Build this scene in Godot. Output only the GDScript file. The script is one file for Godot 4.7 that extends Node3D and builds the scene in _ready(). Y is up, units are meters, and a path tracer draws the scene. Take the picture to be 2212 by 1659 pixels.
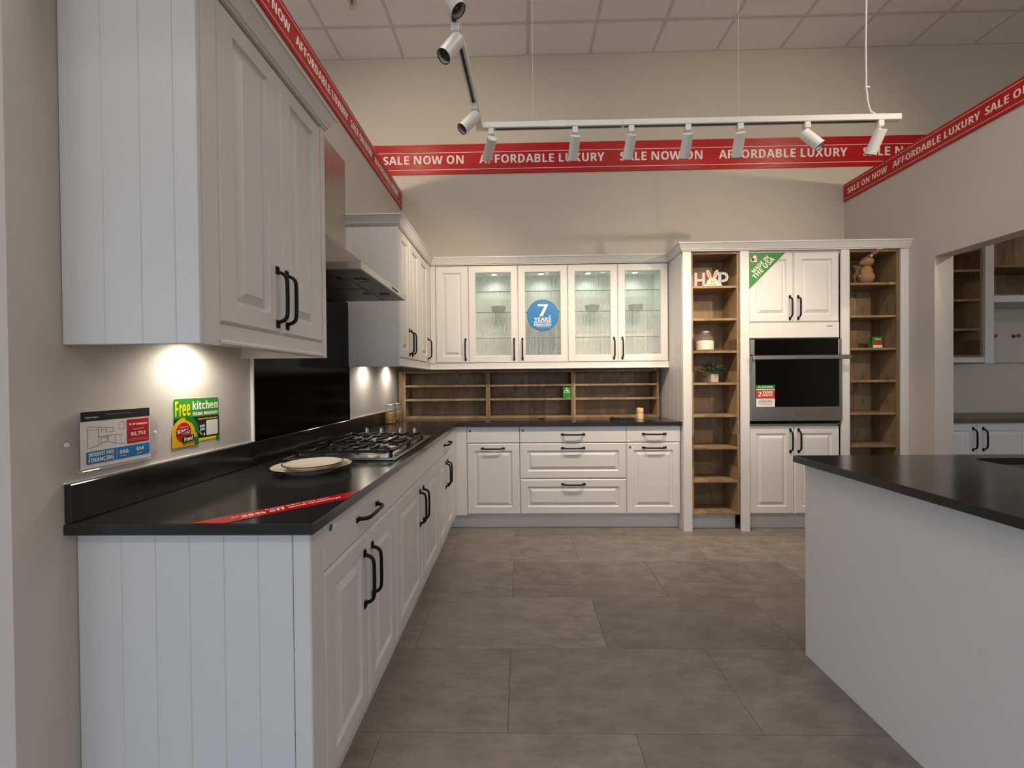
extends Node3D
# World: x runs right along the back wall, y up, D is the distance in front of the camera (z = -D). Metres.

const PANEL := 1.8
var M := {}
var used_names := {}
var mesh_cache := {}
var sans: SystemFont
var serif: SystemFont

func v(x: float, y: float, d: float) -> Vector3:
	return Vector3(x, y, -d)

# ------------------------------------------------------------------ helpers: scene tree
func numbered(called: String) -> String:
	var n: int = used_names.get(called, 0)
	used_names[called] = n + 1
	return called if n == 0 else "%s_%03d" % [called, n]

func tag(o, label: String, category: String, group := "") -> void:
	o.set_meta("label", label)
	o.set_meta("category", category)
	if group != "":
		o.set_meta("group", group)

func thing(called: String, label: String, category: String, at := Vector3.ZERO, turn := 0.0, group := "") -> Node3D:
	var o := Node3D.new()
	o.name = numbered(called)
	add_child(o)
	o.position = at
	o.rotation.y = turn
	tag(o, label, category, group)
	return o

func part(parent: Node, called: String, mesh: Mesh, mat: Material, at := Vector3.ZERO, basis := Basis.IDENTITY) -> MeshInstance3D:
	var o := MeshInstance3D.new()
	o.mesh = mesh
	o.material_override = mat
	o.name = called
	parent.add_child(o, true)
	o.transform = Transform3D(basis, at)
	return o

func struct(called: String, mesh: Mesh, mat: Material, at := Vector3.ZERO) -> MeshInstance3D:
	var o := part(self, called, mesh, mat, at)
	o.set_meta("kind", "structure")
	return o

# ------------------------------------------------------------------ helpers: geometry
func nst() -> SurfaceTool:
	var st := SurfaceTool.new()
	st.begin(Mesh.PRIMITIVE_TRIANGLES)
	st.set_smooth_group(-1)
	return st

func fin(st: SurfaceTool) -> ArrayMesh:
	st.generate_normals()
	return st.commit()

func face(st: SurfaceTool, pts: Array, out: Vector3) -> void:
	var a: Vector3 = pts[0]
	var n := Vector3.ZERO
	for i in range(1, pts.size() - 1):
		n += (pts[i] - a).cross(pts[i + 1] - a)
	var flip := n.dot(out) < 0.0
	for i in range(1, pts.size() - 1):
		st.add_vertex(a)
		if flip:
			st.add_vertex(pts[i]); st.add_vertex(pts[i + 1])
		else:
			st.add_vertex(pts[i + 1]); st.add_vertex(pts[i])

func bx(st: SurfaceTool, lo: Vector3, hi: Vector3, ch := 0.0, xf := Transform3D.IDENTITY) -> void:
	var c := (lo + hi) * 0.5
	var h := (hi - lo).abs() * 0.5
	ch = min(ch, min(h.x, min(h.y, h.z)) * 0.9)
	var corner := func(s: Vector3, axis: int) -> Vector3:
		var e := Vector3(h.x - ch, h.y - ch, h.z - ch)
		e[axis] = h[axis]
		return xf * (c + s * e)
	for axis in 3:
		var b := (axis + 1) % 3
		var d := (axis + 2) % 3
		for s in [-1.0, 1.0]:
			var pts := []
			for q in [[-1.0, -1.0], [1.0, -1.0], [1.0, 1.0], [-1.0, 1.0]]:
				var sg := Vector3.ZERO
				sg[axis] = s; sg[b] = q[0]; sg[d] = q[1]
				pts.append(corner.call(sg, axis))
			var o := Vector3.ZERO
			o[axis] = s
			face(st, pts, xf.basis * o)
		if ch > 0.0:
			for s in [-1.0, 1.0]:
				for t in [-1.0, 1.0]:
					var p := Vector3.ZERO
					p[b] = s; p[d] = t
					var p0 := p; p0[axis] = -1.0
					var p1 := p; p1[axis] = 1.0
					face(st, [corner.call(p0, b), corner.call(p1, b), corner.call(p1, d), corner.call(p0, d)], xf.basis * p)
	if ch > 0.0:
		for sx in [-1.0, 1.0]:
			for sy in [-1.0, 1.0]:
				for sz in [-1.0, 1.0]:
					var s := Vector3(sx, sy, sz)
					face(st, [corner.call(s, 0), corner.call(s, 1), corner.call(s, 2)], xf.basis * s)

func box(lo: Vector3, hi: Vector3, ch := 0.0) -> ArrayMesh:
	var key := "box%s%s%f" % [lo, hi, ch]
	if not mesh_cache.has(key):
		var st := nst()
		bx(st, lo, hi, ch)
		mesh_cache[key] = fin(st)
	return mesh_cache[key]

func lathe(st: SurfaceTool, prof: Array, seg := 32, xf := Transform3D.IDENTITY) -> void:
	var sg := 1
	for i in prof.size() - 1:
		var p: Vector2 = prof[i]
		var q: Vector2 = prof[i + 1]
		if i > 0 and abs((q - p).angle_to(p - prof[i - 1])) > 0.6:
			sg += 1
		st.set_smooth_group(sg)
		var dir := q - p
		for k in seg:
			var a := TAU * k / seg
			var b := TAU * (k + 1) / seg
			var ca := Vector3(cos(a), 0, sin(a))
			var cb := Vector3(cos(b), 0, sin(b))
			var o := xf.basis * ((ca + cb) * 0.5 * dir.y - Vector3.UP * dir.x)
			var pts := []
			pts.append(xf * (ca * p.x + Vector3.UP * p.y))
			if p.x > 1e-6: pts.append(xf * (cb * p.x + Vector3.UP * p.y))
			pts.append(xf * (cb * q.x + Vector3.UP * q.y))
			if q.x > 1e-6: pts.append(xf * (ca * q.x + Vector3.UP * q.y))
			if pts.size() > 2: face(st, pts, o)
	st.set_smooth_group(-1)

func lathe_mesh(prof: Array, seg := 32) -> ArrayMesh:
	var st := nst()
	lathe(st, prof, seg)
	return fin(st)

func cyl(st: SurfaceTool, a: Vector3, b: Vector3, r: float, seg := 20, r2 := -1.0) -> void:
	if r2 < 0.0: r2 = r
	var y := (b - a).normalized()
	var x := y.cross(Vector3.RIGHT if abs(y.x) < 0.8 else Vector3.UP).normalized()
	var xf := Transform3D(Basis(x, y, x.cross(y)), a)
	var l := (b - a).length()
	lathe(st, [Vector2(0, 0), Vector2(r, 0), Vector2(r2, l), Vector2(0, l)], seg, xf)

# section: closed 2D outline; path swept with parallel transport, "side" is the first axis of the section
func sweep(st: SurfaceTool, path: Array, section: Array, side: Vector3, smooth := true) -> void:
	var rings := []
	var n := path.size()
	for i in n:
		var t: Vector3
		if i == 0: t = path[1] - path[0]
		elif i == n - 1: t = path[n - 1] - path[n - 2]
		else: t = (path[i + 1] - path[i]).normalized() + (path[i] - path[i - 1]).normalized()
		t = t.normalized()
		var s := (side - t * side.dot(t)).normalized()
		var u := t.cross(s)
		var ring := []
		for q in section: ring.append(path[i] + s * q.x + u * q.y)
		rings.append(ring)
	var m := section.size()
	st.set_smooth_group(1 if smooth else -1)
	for i in n - 1:
		var mid: Vector3 = (path[i] + path[i + 1]) * 0.5
		for k in m:
			var k2 := (k + 1) % m
			var pts := [rings[i][k], rings[i][k2], rings[i + 1][k2], rings[i + 1][k]]
			face(st, pts, (pts[0] + pts[1] + pts[2] + pts[3]) * 0.25 - mid)
	st.set_smooth_group(-1)
	face(st, rings[0], path[0] - path[1])
	face(st, rings[n - 1], path[n - 1] - path[n - 2])

func round_section(r: float, seg := 8, ry := -1.0) -> Array:
	if ry < 0: ry = r
	var o := []
	for k in seg: o.append(Vector2(cos(TAU * k / seg) * r, sin(TAU * k / seg) * ry))
	return o

# extruded outline in local x/y, from z0 to z1
func prism(st: SurfaceTool, poly: PackedVector2Array, z0: float, z1: float, xf := Transform3D.IDENTITY) -> void:
	var idx := Geometry2D.triangulate_polygon(poly)
	for i in range(0, idx.size(), 3):
		var a := poly[idx[i]]; var b := poly[idx[i + 1]]; var c := poly[idx[i + 2]]
		face(st, [xf * Vector3(a.x, a.y, z1), xf * Vector3(b.x, b.y, z1), xf * Vector3(c.x, c.y, z1)], xf.basis * Vector3.BACK)
		face(st, [xf * Vector3(a.x, a.y, z0), xf * Vector3(b.x, b.y, z0), xf * Vector3(c.x, c.y, z0)], xf.basis * Vector3.FORWARD)
	var cw := Geometry2D.is_polygon_clockwise(poly)
	for i in poly.size():
		var a := poly[i]; var b := poly[(i + 1) % poly.size()]
		var e := b - a
		var o := Vector3(e.y, -e.x, 0) * (-1.0 if cw else 1.0)
		face(st, [xf * Vector3(a.x, a.y, z0), xf * Vector3(b.x, b.y, z0), xf * Vector3(b.x, b.y, z1), xf * Vector3(a.x, a.y, z1)], xf.basis * o)

func prism_mesh(poly: PackedVector2Array, z0: float, z1: float) -> ArrayMesh:
	var st := nst()
	prism(st, poly, z0, z1)
	return fin(st)

func rounded_rect(x0: float, y0: float, x1: float, y1: float, r: float, seg := 5) -> PackedVector2Array:
	var o := PackedVector2Array()
	for q in [[x1 - r, y1 - r, 0.0], [x0 + r, y1 - r, 0.5], [x0 + r, y0 + r, 1.0], [x1 - r, y0 + r, 1.5]]:
		for k in seg + 1:
			var a: float = PI * (q[2] + 0.5 * k / seg)
			o.append(Vector2(q[0] + cos(a) * r, q[1] + sin(a) * r))
	return o

# horizontal slab from an outline in (x, D), with chamfered rims
func slab(outline: Array, y0: float, y1: float, ch: float) -> ArrayMesh:
	var st := nst()
	var n := outline.size()
	var area := 0.0
	for i in n: area += outline[i].cross(outline[(i + 1) % n])
	var sgn := 1.0 if area > 0 else -1.0
	var inset := []
	for i in n:
		var p: Vector2 = outline[i]
		var a: Vector2 = (p - outline[(i + n - 1) % n]).normalized()
		var b: Vector2 = (outline[(i + 1) % n] - p).normalized()
		var na := Vector2(-a.y, a.x) * sgn
		var nb := Vector2(-b.y, b.x) * sgn
		inset.append(p + (na + nb) / (1.0 + na.dot(nb)) * ch)
	var idx := Geometry2D.triangulate_polygon(PackedVector2Array(inset))
	for i in range(0, idx.size(), 3):
		var t := []
		var u := []
		for k in 3:
			var p: Vector2 = inset[idx[i + k]]
			t.append(v(p.x, y1, p.y)); u.append(v(p.x, y0, p.y))
		face(st, t, Vector3.UP)
		face(st, u, Vector3.DOWN)
	for i in n:
		var j := (i + 1) % n
		var p: Vector2 = outline[i]
		var q: Vector2 = outline[j]
		var pi: Vector2 = inset[i]
		var qi: Vector2 = inset[j]
		var e := q - p
		var o2 := Vector2(e.y, -e.x) * sgn
		var o := v(o2.x, 0, o2.y)
		face(st, [v(p.x, y0 + ch, p.y), v(q.x, y0 + ch, q.y), v(q.x, y1 - ch, q.y), v(p.x, y1 - ch, p.y)], o)
		face(st, [v(p.x, y1 - ch, p.y), v(q.x, y1 - ch, q.y), v(qi.x, y1, qi.y), v(pi.x, y1, pi.y)], o + Vector3.UP * o.length())
		face(st, [v(p.x, y0 + ch, p.y), v(q.x, y0 + ch, q.y), v(qi.x, y0, qi.y), v(pi.x, y0, pi.y)], o - Vector3.UP * o.length())
	return fin(st)

# moulding: profile (out, up) swept along a horizontal polyline in (x, D); "out" is to the right of travel seen from above with D up
func moulding(path: Array, prof: Array, y: float) -> ArrayMesh:
	var st := nst()
	var n := path.size()
	var rings := []
	for i in n:
		var nn := Vector2.ZERO
		var a := Vector2.ZERO
		var b := Vector2.ZERO
		if i > 0:
			var e: Vector2 = (path[i] - path[i - 1]).normalized()
			a = Vector2(e.y, -e.x)
		if i < n - 1:
			var e: Vector2 = (path[i + 1] - path[i]).normalized()
			b = Vector2(e.y, -e.x)
		if i == 0: nn = b
		elif i == n - 1: nn = a
		else: nn = (a + b) / (1.0 + a.dot(b))
		var ring := []
		for q in prof:
			var p: Vector2 = path[i] + nn * q.x
			ring.append(v(p.x, y + q.y, p.y))
		rings.append(ring)
	var m := prof.size()
	for i in n - 1:
		var c := Vector3.ZERO
		for k in m: c += (rings[i][k] + rings[i + 1][k]) / (2.0 * m)
		for k in m:
			var k2 := (k + 1) % m
			var pts := [rings[i][k], rings[i][k2], rings[i + 1][k2], rings[i + 1][k]]
			var e2: Vector2 = prof[k2] - prof[k]
			var d: Vector2 = (path[i + 1] - path[i]).normalized()
			var nrm := v(d.y, 0, -d.x) * (e2.y) + Vector3.UP * (-e2.x)
			face(st, pts, nrm)
	for e in [0, n - 1]:
		var d: Vector2 = path[1] - path[0] if e == 0 else path[n - 2] - path[n - 1]
		var poly := PackedVector2Array(prof)
		var idx := Geometry2D.triangulate_polygon(poly)
		for i in range(0, idx.size(), 3):
			face(st, [rings[e][idx[i]], rings[e][idx[i + 1]], rings[e][idx[i + 2]]], -v(d.x, 0, d.y))
	return fin(st)

# nested rectangular rings (inset, height) on a board w x h: raised and framed door fronts
func ringed(w: float, h: float, rings: Array, open := false) -> ArrayMesh:
	var key := "ring%f_%f_%d_%s" % [w, h, rings.size(), open]
	if mesh_cache.has(key): return mesh_cache[key]
	var st := nst()
	var loop := func(r: Vector2) -> Array:
		return [Vector3(r.x, r.x, r.y), Vector3(w - r.x, r.x, r.y), Vector3(w - r.x, h - r.x, r.y), Vector3(r.x, h - r.x, r.y)]
	for i in rings.size() - 1:
		var a: Array = loop.call(rings[i])
		var b: Array = loop.call(rings[i + 1])
		var dr: Vector2 = rings[i + 1] - rings[i]
		for k in 4:
			var side: Vector3 = [Vector3.DOWN, Vector3.RIGHT, Vector3.UP, Vector3.LEFT][k]
			face(st, [a[k], a[(k + 1) % 4], b[(k + 1) % 4], b[k]], side * dr.y + Vector3.BACK * dr.x)
	if not open:
		face(st, loop.call(rings[rings.size() - 1]), Vector3.BACK)
		face(st, loop.call(rings[0]), Vector3.FORWARD)
	mesh_cache[key] = fin(st)
	return mesh_cache[key]

func lettering(parent: Node, s: String, w: float, h: float, at: Vector3, mat: Material, font: Font = null, turn := Basis.IDENTITY, depth := 0.0012, called := "lettering") -> MeshInstance3D:
	var t := TextMesh.new()
	t.font = font if font else sans
	t.text = s
	t.font_size = 48
	t.pixel_size = 0.01
	t.depth = 0.05
	t.curve_step = 2.0
	t.horizontal_alignment = HORIZONTAL_ALIGNMENT_CENTER
	t.vertical_alignment = VERTICAL_ALIGNMENT_CENTER
	var a := t.get_aabb()
	var sc := Vector3(w / max(a.size.x, 1e-4), h / max(a.size.y, 1e-4), depth / 0.05)
	var c := a.get_center()
	var b := turn * Basis.from_scale(sc)
	var o := part(parent, called, t, mat)
	o.transform = Transform3D(b, at - b * Vector3(c.x, c.y, 0))
	return o

# ------------------------------------------------------------------ helpers: materials
func mat(color: Color, rough := 0.5, metal := 0.0) -> StandardMaterial3D:
	var m := StandardMaterial3D.new()
	m.albedo_color = color
	m.roughness = rough
	m.metallic = metal
	return m

func noise(sd: int, freq: float, oct := 4) -> FastNoiseLite:
	var n := FastNoiseLite.new()
	n.seed = sd
	n.frequency = freq
	n.fractal_octaves = oct
	n.noise_type = FastNoiseLite.TYPE_SIMPLEX_SMOOTH
	return n

func image_tex(size: int, px: Callable) -> ImageTexture:
	var data := PackedByteArray()
	data.resize(size * size * 3)
	var i := 0
	for y in size:
		for x in size:
			var c: Color = px.call(x, y)
			data[i] = int(clamp(c.r, 0, 1) * 255.0); data[i + 1] = int(clamp(c.g, 0, 1) * 255.0); data[i + 2] = int(clamp(c.b, 0, 1) * 255.0)
			i += 3
	var img := Image.create_from_data(size, size, false, Image.FORMAT_RGB8, data)
	img.generate_mipmaps()
	return ImageTexture.create_from_image(img)

func tripl(m: StandardMaterial3D, tex: Texture2D, scale: Vector3, offset := Vector3.ZERO, world := false) -> StandardMaterial3D:
	m.albedo_texture = tex
	m.uv1_triplanar = true
	m.uv1_world_triplanar = world
	m.uv1_scale = scale
	m.uv1_offset = offset
	return m

func make_materials() -> void:
	M.paint = mat(Color(0.84, 0.832, 0.82), 0.40)
	M.wall = mat(Color(0.79, 0.755, 0.70), 0.9)
	M.wall_side = mat(Color(0.78, 0.75, 0.71), 0.9)
	M.ceiling_tile = mat(Color(0.95, 0.93, 0.925), 0.95)
	M.ceiling_grid = mat(Color(0.84, 0.815, 0.81), 0.7)
	M.white_metal = mat(Color(0.88, 0.87, 0.85), 0.35)
	M.dark = mat(Color(0.03, 0.03, 0.03), 0.5)
	M.handle = mat(Color(0.075, 0.068, 0.062), 0.36, 0.55)
	M.quartz_edge = mat(Color(0.085, 0.08, 0.08), 0.3)
	M.glass_black = mat(Color(0.030, 0.027, 0.026), 0.13)
	M.glass_black.metallic_specular = 0.22
	M.steel = mat(Color(0.74, 0.725, 0.70), 0.27, 1.0)
	M.steel_soft = mat(Color(0.52, 0.50, 0.48), 0.42, 1.0)
	M.iron = mat(Color(0.018, 0.018, 0.02), 0.45)
	M.burner = mat(Color(0.03, 0.03, 0.03), 0.55)
	M.black_gloss = mat(Color(0.008, 0.008, 0.009), 0.045)
	M.red = mat(Color(0.70, 0.02, 0.04), 0.28)
	M.print_white = mat(Color(0.93, 0.90, 0.88), 0.4)
	M.white = mat(Color(0.92, 0.91, 0.89), 0.5)
	M.interior = mat(Color(0.90, 0.90, 0.88), 0.55)
	M.plate = mat(Color(0.90, 0.85, 0.77), 0.14)
	M.plate_line = mat(Color(0.09, 0.06, 0.05), 0.2)
	M.bowl = mat(Color(0.56, 0.55, 0.53), 0.35)
	M.green = mat(Color(0.07, 0.47, 0.12), 0.4)
	M.green_light = mat(Color(0.19, 0.55, 0.16), 0.4)
	M.dark_teal = mat(Color(0.0, 0.13, 0.14), 0.4)
	M.yellow = mat(Color(0.90, 0.68, 0.03), 0.4)
	M.yellow_bright = mat(Color(0.93, 0.86, 0.06), 0.4)
	M.blue = mat(Color(0.02, 0.46, 0.72), 0.4)
	M.card_red = mat(Color(0.72, 0.05, 0.09), 0.4)
	M.orange_red = mat(Color(0.72, 0.17, 0.07), 0.4)
	M.navy_blue = mat(Color(0.0, 0.22, 0.40), 0.4)
	M.ribbon_red = mat(Color(0.74, 0.05, 0.06), 0.25)
	M.ink = mat(Color(0.015, 0.015, 0.018), 0.75)
	M.grey_line = mat(Color(0.42, 0.41, 0.42), 0.6)
	M.paper = mat(Color(0.88, 0.86, 0.85), 0.6)
	M.lid = mat(Color(0.75, 0.73, 0.70), 0.3, 0.9)
	M.pasta = mat(Color(0.82, 0.58, 0.14), 0.55)
	M.flour = mat(Color(0.93, 0.88, 0.78), 0.9)
	M.pot = mat(Color(0.66, 0.62, 0.56), 0.7)
	M.leaf = mat(Color(0.38, 0.50, 0.34), 0.6)
	M.wax = mat(Color(0.90, 0.74, 0.38), 0.5)
	M.wax.subsurf_scatter_enabled = true
	M.wax.subsurf_scatter_strength = 0.3
	M.gold = mat(Color(0.60, 0.44, 0.25), 0.35, 0.9)
	M.bunny = mat(Color(0.90, 0.78, 0.69), 0.6)
	M.bunny_pink = mat(Color(0.80, 0.52, 0.50), 0.6)
	M.pink_ribbon = mat(Color(0.85, 0.62, 0.58), 0.6)
	M.navy = mat(Color(0.06, 0.07, 0.14), 0.5)
	M.marble = mat(Color(0.36, 0.31, 0.28), 0.35)
	M.glass = mat(Color(0.95, 0.98, 0.97), 0.02)
	M.glass.refraction_enabled = true
	M.glass.refraction_scale = 0.05
	M.glass_edge = mat(Color(0.16, 0.36, 0.33), 0.1)
	M.shelf_glass = mat(Color(0.70, 0.90, 0.84, 0.10), 0.02)
	M.shelf_glass.transparency = BaseMaterial3D.TRANSPARENCY_ALPHA
	var flute := Image.create(32, 4, false, Image.FORMAT_RGBA8)
	for fx in 32:
		var edge: float = pow(abs(cos(PI * (fx + 0.5) / 32.0)), 6.0)
		for fy in 4: flute.set_pixel(fx, fy, Color(0.74, 0.80, 0.78, 0.05 + 0.33 * edge))
	M.reeded = tripl(mat(Color.WHITE, 0.05), ImageTexture.create_from_image(flute), Vector3.ONE * (26.0 / 0.322))
	M.reeded.transparency = BaseMaterial3D.TRANSPARENCY_ALPHA
	M.jar_glass = mat(Color(0.80, 0.86, 0.84, 0.03), 0.03)
	M.jar_glass.transparency = BaseMaterial3D.TRANSPARENCY_ALPHA
	M.pane = mat(Color(0.9, 0.95, 0.95, 0.12), 0.02)
	M.pane.transparency = BaseMaterial3D.TRANSPARENCY_ALPHA
	M.acrylic = mat(Color(0.97, 0.97, 0.97, 0.10), 0.04)
	M.acrylic.transparency = BaseMaterial3D.TRANSPARENCY_ALPHA
	M.lens_off = mat(Color(0.34, 0.33, 0.32), 0.25, 0.6)
	M.lamp_lit = mat(Color(1, 0.97, 0.9), 0.4)
	M.lamp_lit.emission_enabled = true
	M.lamp_lit.emission = Color(1.0, 0.93, 0.80)
	M.lamp_lit.emission_energy_multiplier = 6.0

	M.fill_panel_lit = mat(Color(1, 1, 1), 0.5)  # glowing face of the added fill panels
	M.fill_panel_lit.emission_enabled = true
	M.fill_panel_lit.emission = Color(1.0, 0.95, 0.88)
	M.fill_panel_lit.emission_energy_multiplier = 1.5

	# dark quartz: charcoal with a very fine speckle
	var n1 := noise(11, 0.35, 2)
	var quartz := image_tex(256, func(x, y):
		var t := n1.get_noise_2d(x, y)
		var g := 0.15 + 0.018 * t
		return Color(g, g * 0.965, g * 0.95))
	M.quartz = tripl(mat(Color.WHITE, 0.15), quartz, Vector3.ONE * 3.0)

	# floor: brown-grey stone print, cloudy on two scales, five tones of tile
	var na := noise(3, 0.012, 5)
	var nb := noise(4, 0.05, 4)
	var nc := noise(5, 0.3, 2)
	var stone := image_tex(512, func(x, y):
		# the sheet wraps: two samples are cross-faded towards its far edge
		var fx := float(x) / 512.0
		var fy := float(y) / 512.0
		var t := 0.0
		for q in [[0.0, 0.0], [1.0, 0.0], [0.0, 1.0], [1.0, 1.0]]:
			var wx: float = fx if q[0] > 0.5 else 1.0 - fx
			var wy: float = fy if q[1] > 0.5 else 1.0 - fy
			var px: float = x - 512.0 * q[0]
			var py: float = y - 512.0 * q[1]
			t += wx * wy * (0.85 * na.get_noise_2d(px * 0.8, py * 1.7) + 0.5 * nb.get_noise_2d(px * 0.6, py * 1.6))
		t += 0.10 * nc.get_noise_2d(x, y)
		var k: float = clamp(0.5 + 0.75 * t, 0.0, 1.0)
		return Color(0.43, 0.402, 0.378).lerp(Color(0.595, 0.56, 0.53), k))
	M.floor_base = mat(Color(0.28, 0.25, 0.23), 0.7)
	M.floor_tiles = []
	for k in 6:
		var tone: float = [1.0, 0.95, 1.05, 0.98, 1.03, 0.93][k]
		var m := mat(Color(tone, tone * [1.0, 0.995, 0.99, 1.0, 0.985, 0.995][k], tone * [1.0, 0.99, 0.98, 1.01, 0.97, 0.98][k]), 0.48)
		tripl(m, stone, Vector3(0.8, 0.8, 0.8), Vector3(0.37 * k, 0.0, 0.23 * k), true)
		M.floor_tiles.append(m)

	# rustic oak laminate: upright boards of differing tone, fine grain, a few knots
	var ng := noise(21, 0.06, 4)
	var nk := noise(22, 0.02, 3)
	var rng := RandomNumberGenerator.new()
	rng.seed = 77
	var tones := []
	var x0 := 0
	while x0 < 512:
		var w := rng.randi_range(46, 92)
		if 512 - x0 - w < 46: w = 512 - x0
		var cut := rng.randi_range(60, 460)
		var ta := rng.randf_range(-0.5, 0.5)
		var tb := rng.randf_range(-0.5, 0.5)
		for k in w: tones.append([ta, tb, cut, k == 0])
		x0 += w
	var knots := []
	for k in 7: knots.append(Vector3(rng.randf_range(20, 490), rng.randf_range(20, 490), rng.randf_range(5, 10)))
	var oak := image_tex(512, func(x, y):
		var tt: Array = tones[x]
		var base: float = tt[0] if y < tt[2] else tt[1]
		var g := ng.get_noise_2d(x * 5.0, y * 0.30 + tt[2] * 3.0) * 0.55 + nk.get_noise_2d(x * 1.5, y * 0.5) * 0.5
		var k: float = clamp(0.5 + 0.62 * base + 0.32 * g, 0.0, 1.0)
		if tt[3]: k *= 0.75
		for q in knots:
			var d: float = Vector2((x - q.x) * 1.0, (y - q.y) * 0.35).length() / q.z
			if d < 1.6: k *= clamp(0.35 + 0.42 * d, 0.0, 1.0)
		return Color(0.35, 0.27, 0.185).lerp(Color(0.69, 0.575, 0.43), k))
	M.oak = tripl(mat(Color.WHITE, 0.55), oak, Vector3(1.25, 1.25, 1.25))
	M.oak_b = tripl(mat(Color(0.96, 0.95, 0.94), 0.55), oak, Vector3(1.25, 1.25, 1.25), Vector3(0.31, 0.17, 0.4))

	var gingham := func(c: Color) -> ImageTexture:
		return image_tex(64, func(x, y):
			var k := (0.5 if (x / 8) % 2 == 0 else 0.0) + (0.5 if (y / 8) % 2 == 0 else 0.0)
			return Color(0.93, 0.88, 0.88).lerp(c, k * 0.85))
	M.gingham_pink = tripl(mat(Color.WHITE, 0.7), gingham.call(Color(0.80, 0.46, 0.50)), Vector3.ONE * 18.0)
	M.gingham_blue = tripl(mat(Color.WHITE, 0.7), gingham.call(Color(0.40, 0.50, 0.58)), Vector3.ONE * 18.0)
	var nw := noise(31, 0.2, 2)
	var weave := image_tex(128, func(x, y):
		var s := 0.5 + 0.25 * sin(x * TAU / 8.0) * sin(y * TAU / 16.0) + 0.25 * nw.get_noise_2d(x, y)
		return Color(0.46, 0.33, 0.21).lerp(Color(0.72, 0.56, 0.40), s))
	M.wicker = tripl(mat(Color.WHITE, 0.75), weave, Vector3.ONE * 12.0)

# ------------------------------------------------------------------ kitchen building blocks
const RAISED := [Vector2(0, -0.022), Vector2(0, -0.008), Vector2(0.009, 0.0), Vector2(0.062, 0.0), Vector2(0.064, -0.006), Vector2(0.071, -0.011), Vector2(0.076, -0.012), Vector2(0.098, -0.0015), Vector2(0.101, 0.0005)]
const FLAT := [Vector2(0, -0.022), Vector2(0, -0.004), Vector2(0.004, 0.0)]
const GLAZED := [Vector2(0.066, -0.022), Vector2(0, -0.022), Vector2(0, -0.006), Vector2(0.007, 0.0), Vector2(0.060, 0.0), Vector2(0.066, -0.006), Vector2(0.066, -0.022)]

func handle(parent: Node, at: Vector3, upright := true, length := 0.205) -> MeshInstance3D:
	var key := "handle%f" % length
	if not mesh_cache.has(key):
		var st := nst()
		var h := length * 0.5
		for s in [-1.0, 1.0]:
			bx(st, Vector3(-0.0085, s * h - (0.026 if s > 0 else 0.0), 0), Vector3(0.0085, s * h + (0.026 if s < 0 else 0.0), 0.005), 0.001)
			cyl(st, Vector3(0, s * (h - 0.008), 0.004), Vector3(0, s * (h - 0.008), 0.0075), 0.0042, 10)
		var path := []
		for q in [[-h + 0.018, 0.003], [-h + 0.021, 0.012], [-h + 0.025, 0.022], [-h + 0.033, 0.030], [-h + 0.044, 0.0335], [-h + 0.058, 0.0345], [0.0, 0.035], [h - 0.058, 0.0345], [h - 0.044, 0.0335], [h - 0.033, 0.030], [h - 0.025, 0.022], [h - 0.021, 0.012], [h - 0.018, 0.003]]:
			path.append(Vector3(0, q[0], q[1]))
		sweep(st, path, [Vector2(0.006, 0.003), Vector2(0.003, 0.0055), Vector2(-0.003, 0.0055), Vector2(-0.006, 0.003), Vector2(-0.006, -0.003), Vector2(-0.003, -0.0055), Vector2(0.003, -0.0055), Vector2(0.006, -0.003)], Vector3.RIGHT)
		mesh_cache[key] = fin(st)
	return part(parent, "handle", mesh_cache[key], M.handle, at, Basis.IDENTITY if upright else Basis(Vector3.BACK, PI / 2))

# f: {k, x, y, w, h, style, hv ("v"/"h"/""), hx, hy} measured in the cabinet's own frame
func front(parent: Node, f: Dictionary) -> MeshInstance3D:
	var g := 0.0015
	var w: float = f.w - 2 * g
	var h: float = f.h - 2 * g
	var style: Array = RAISED if f.get("style", "raised") == "raised" else FLAT
	var d := part(parent, f.k, ringed(w, h, style), M.paint, Vector3(f.x + g, f.y + g, 0))
	if f.has("hv"):
		handle(d, Vector3(f.hx - f.x - g, f.hy - f.y - g, 0), f.hv == "v")
	return d

func base_unit(label: String, at: Vector3, turn: float, w: float, fronts: Array, group: String, y0 := 0.13, y1 := 0.884, depth := 0.60, called := "base_cabinet") -> Node3D:
	var t := thing(called, label, "cabinet", at, turn, group)
	part(t, "body", box(Vector3(0.001, y0, -depth), Vector3(w - 0.001, y1, -0.0235)), M.paint)
	for f in fronts: front(t, f)
	return t

func bookcase(label: String, x0: float, x1: float, d: float, depth: float, y0: float, y1: float, shelves: Array, mat_: Material, group := "", called := "open_bookcase") -> Node3D:
	var t := thing(called, label, "bookcase", v(x0, 0, d), 0.0, group)
	var w := x1 - x0
	var th := 0.019
	part(t, "side_panel", box(Vector3(0, y0, -depth), Vector3(th, y1, 0), 0.001), mat_)
	part(t, "side_panel", box(Vector3(w - th, y0, -depth), Vector3(w, y1, 0), 0.001), mat_)
	part(t, "top_panel", box(Vector3(th, y1 - th, -depth), Vector3(w - th, y1, -0.0005), 0.001), mat_)
	part(t, "bottom_panel", box(Vector3(th, y0, -depth), Vector3(w - th, y0 + th, -0.0005), 0.001), mat_)
	part(t, "back_panel", box(Vector3(th, y0 + th, -depth), Vector3(w - th, y1 - th, -depth + 0.008)), mat_)
	for y in shelves:
		part(t, "shelf", box(Vector3(th, y - th * 0.5, -depth + 0.008), Vector3(w - th, y + th * 0.5, -0.002), 0.001), mat_)
	return t

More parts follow.
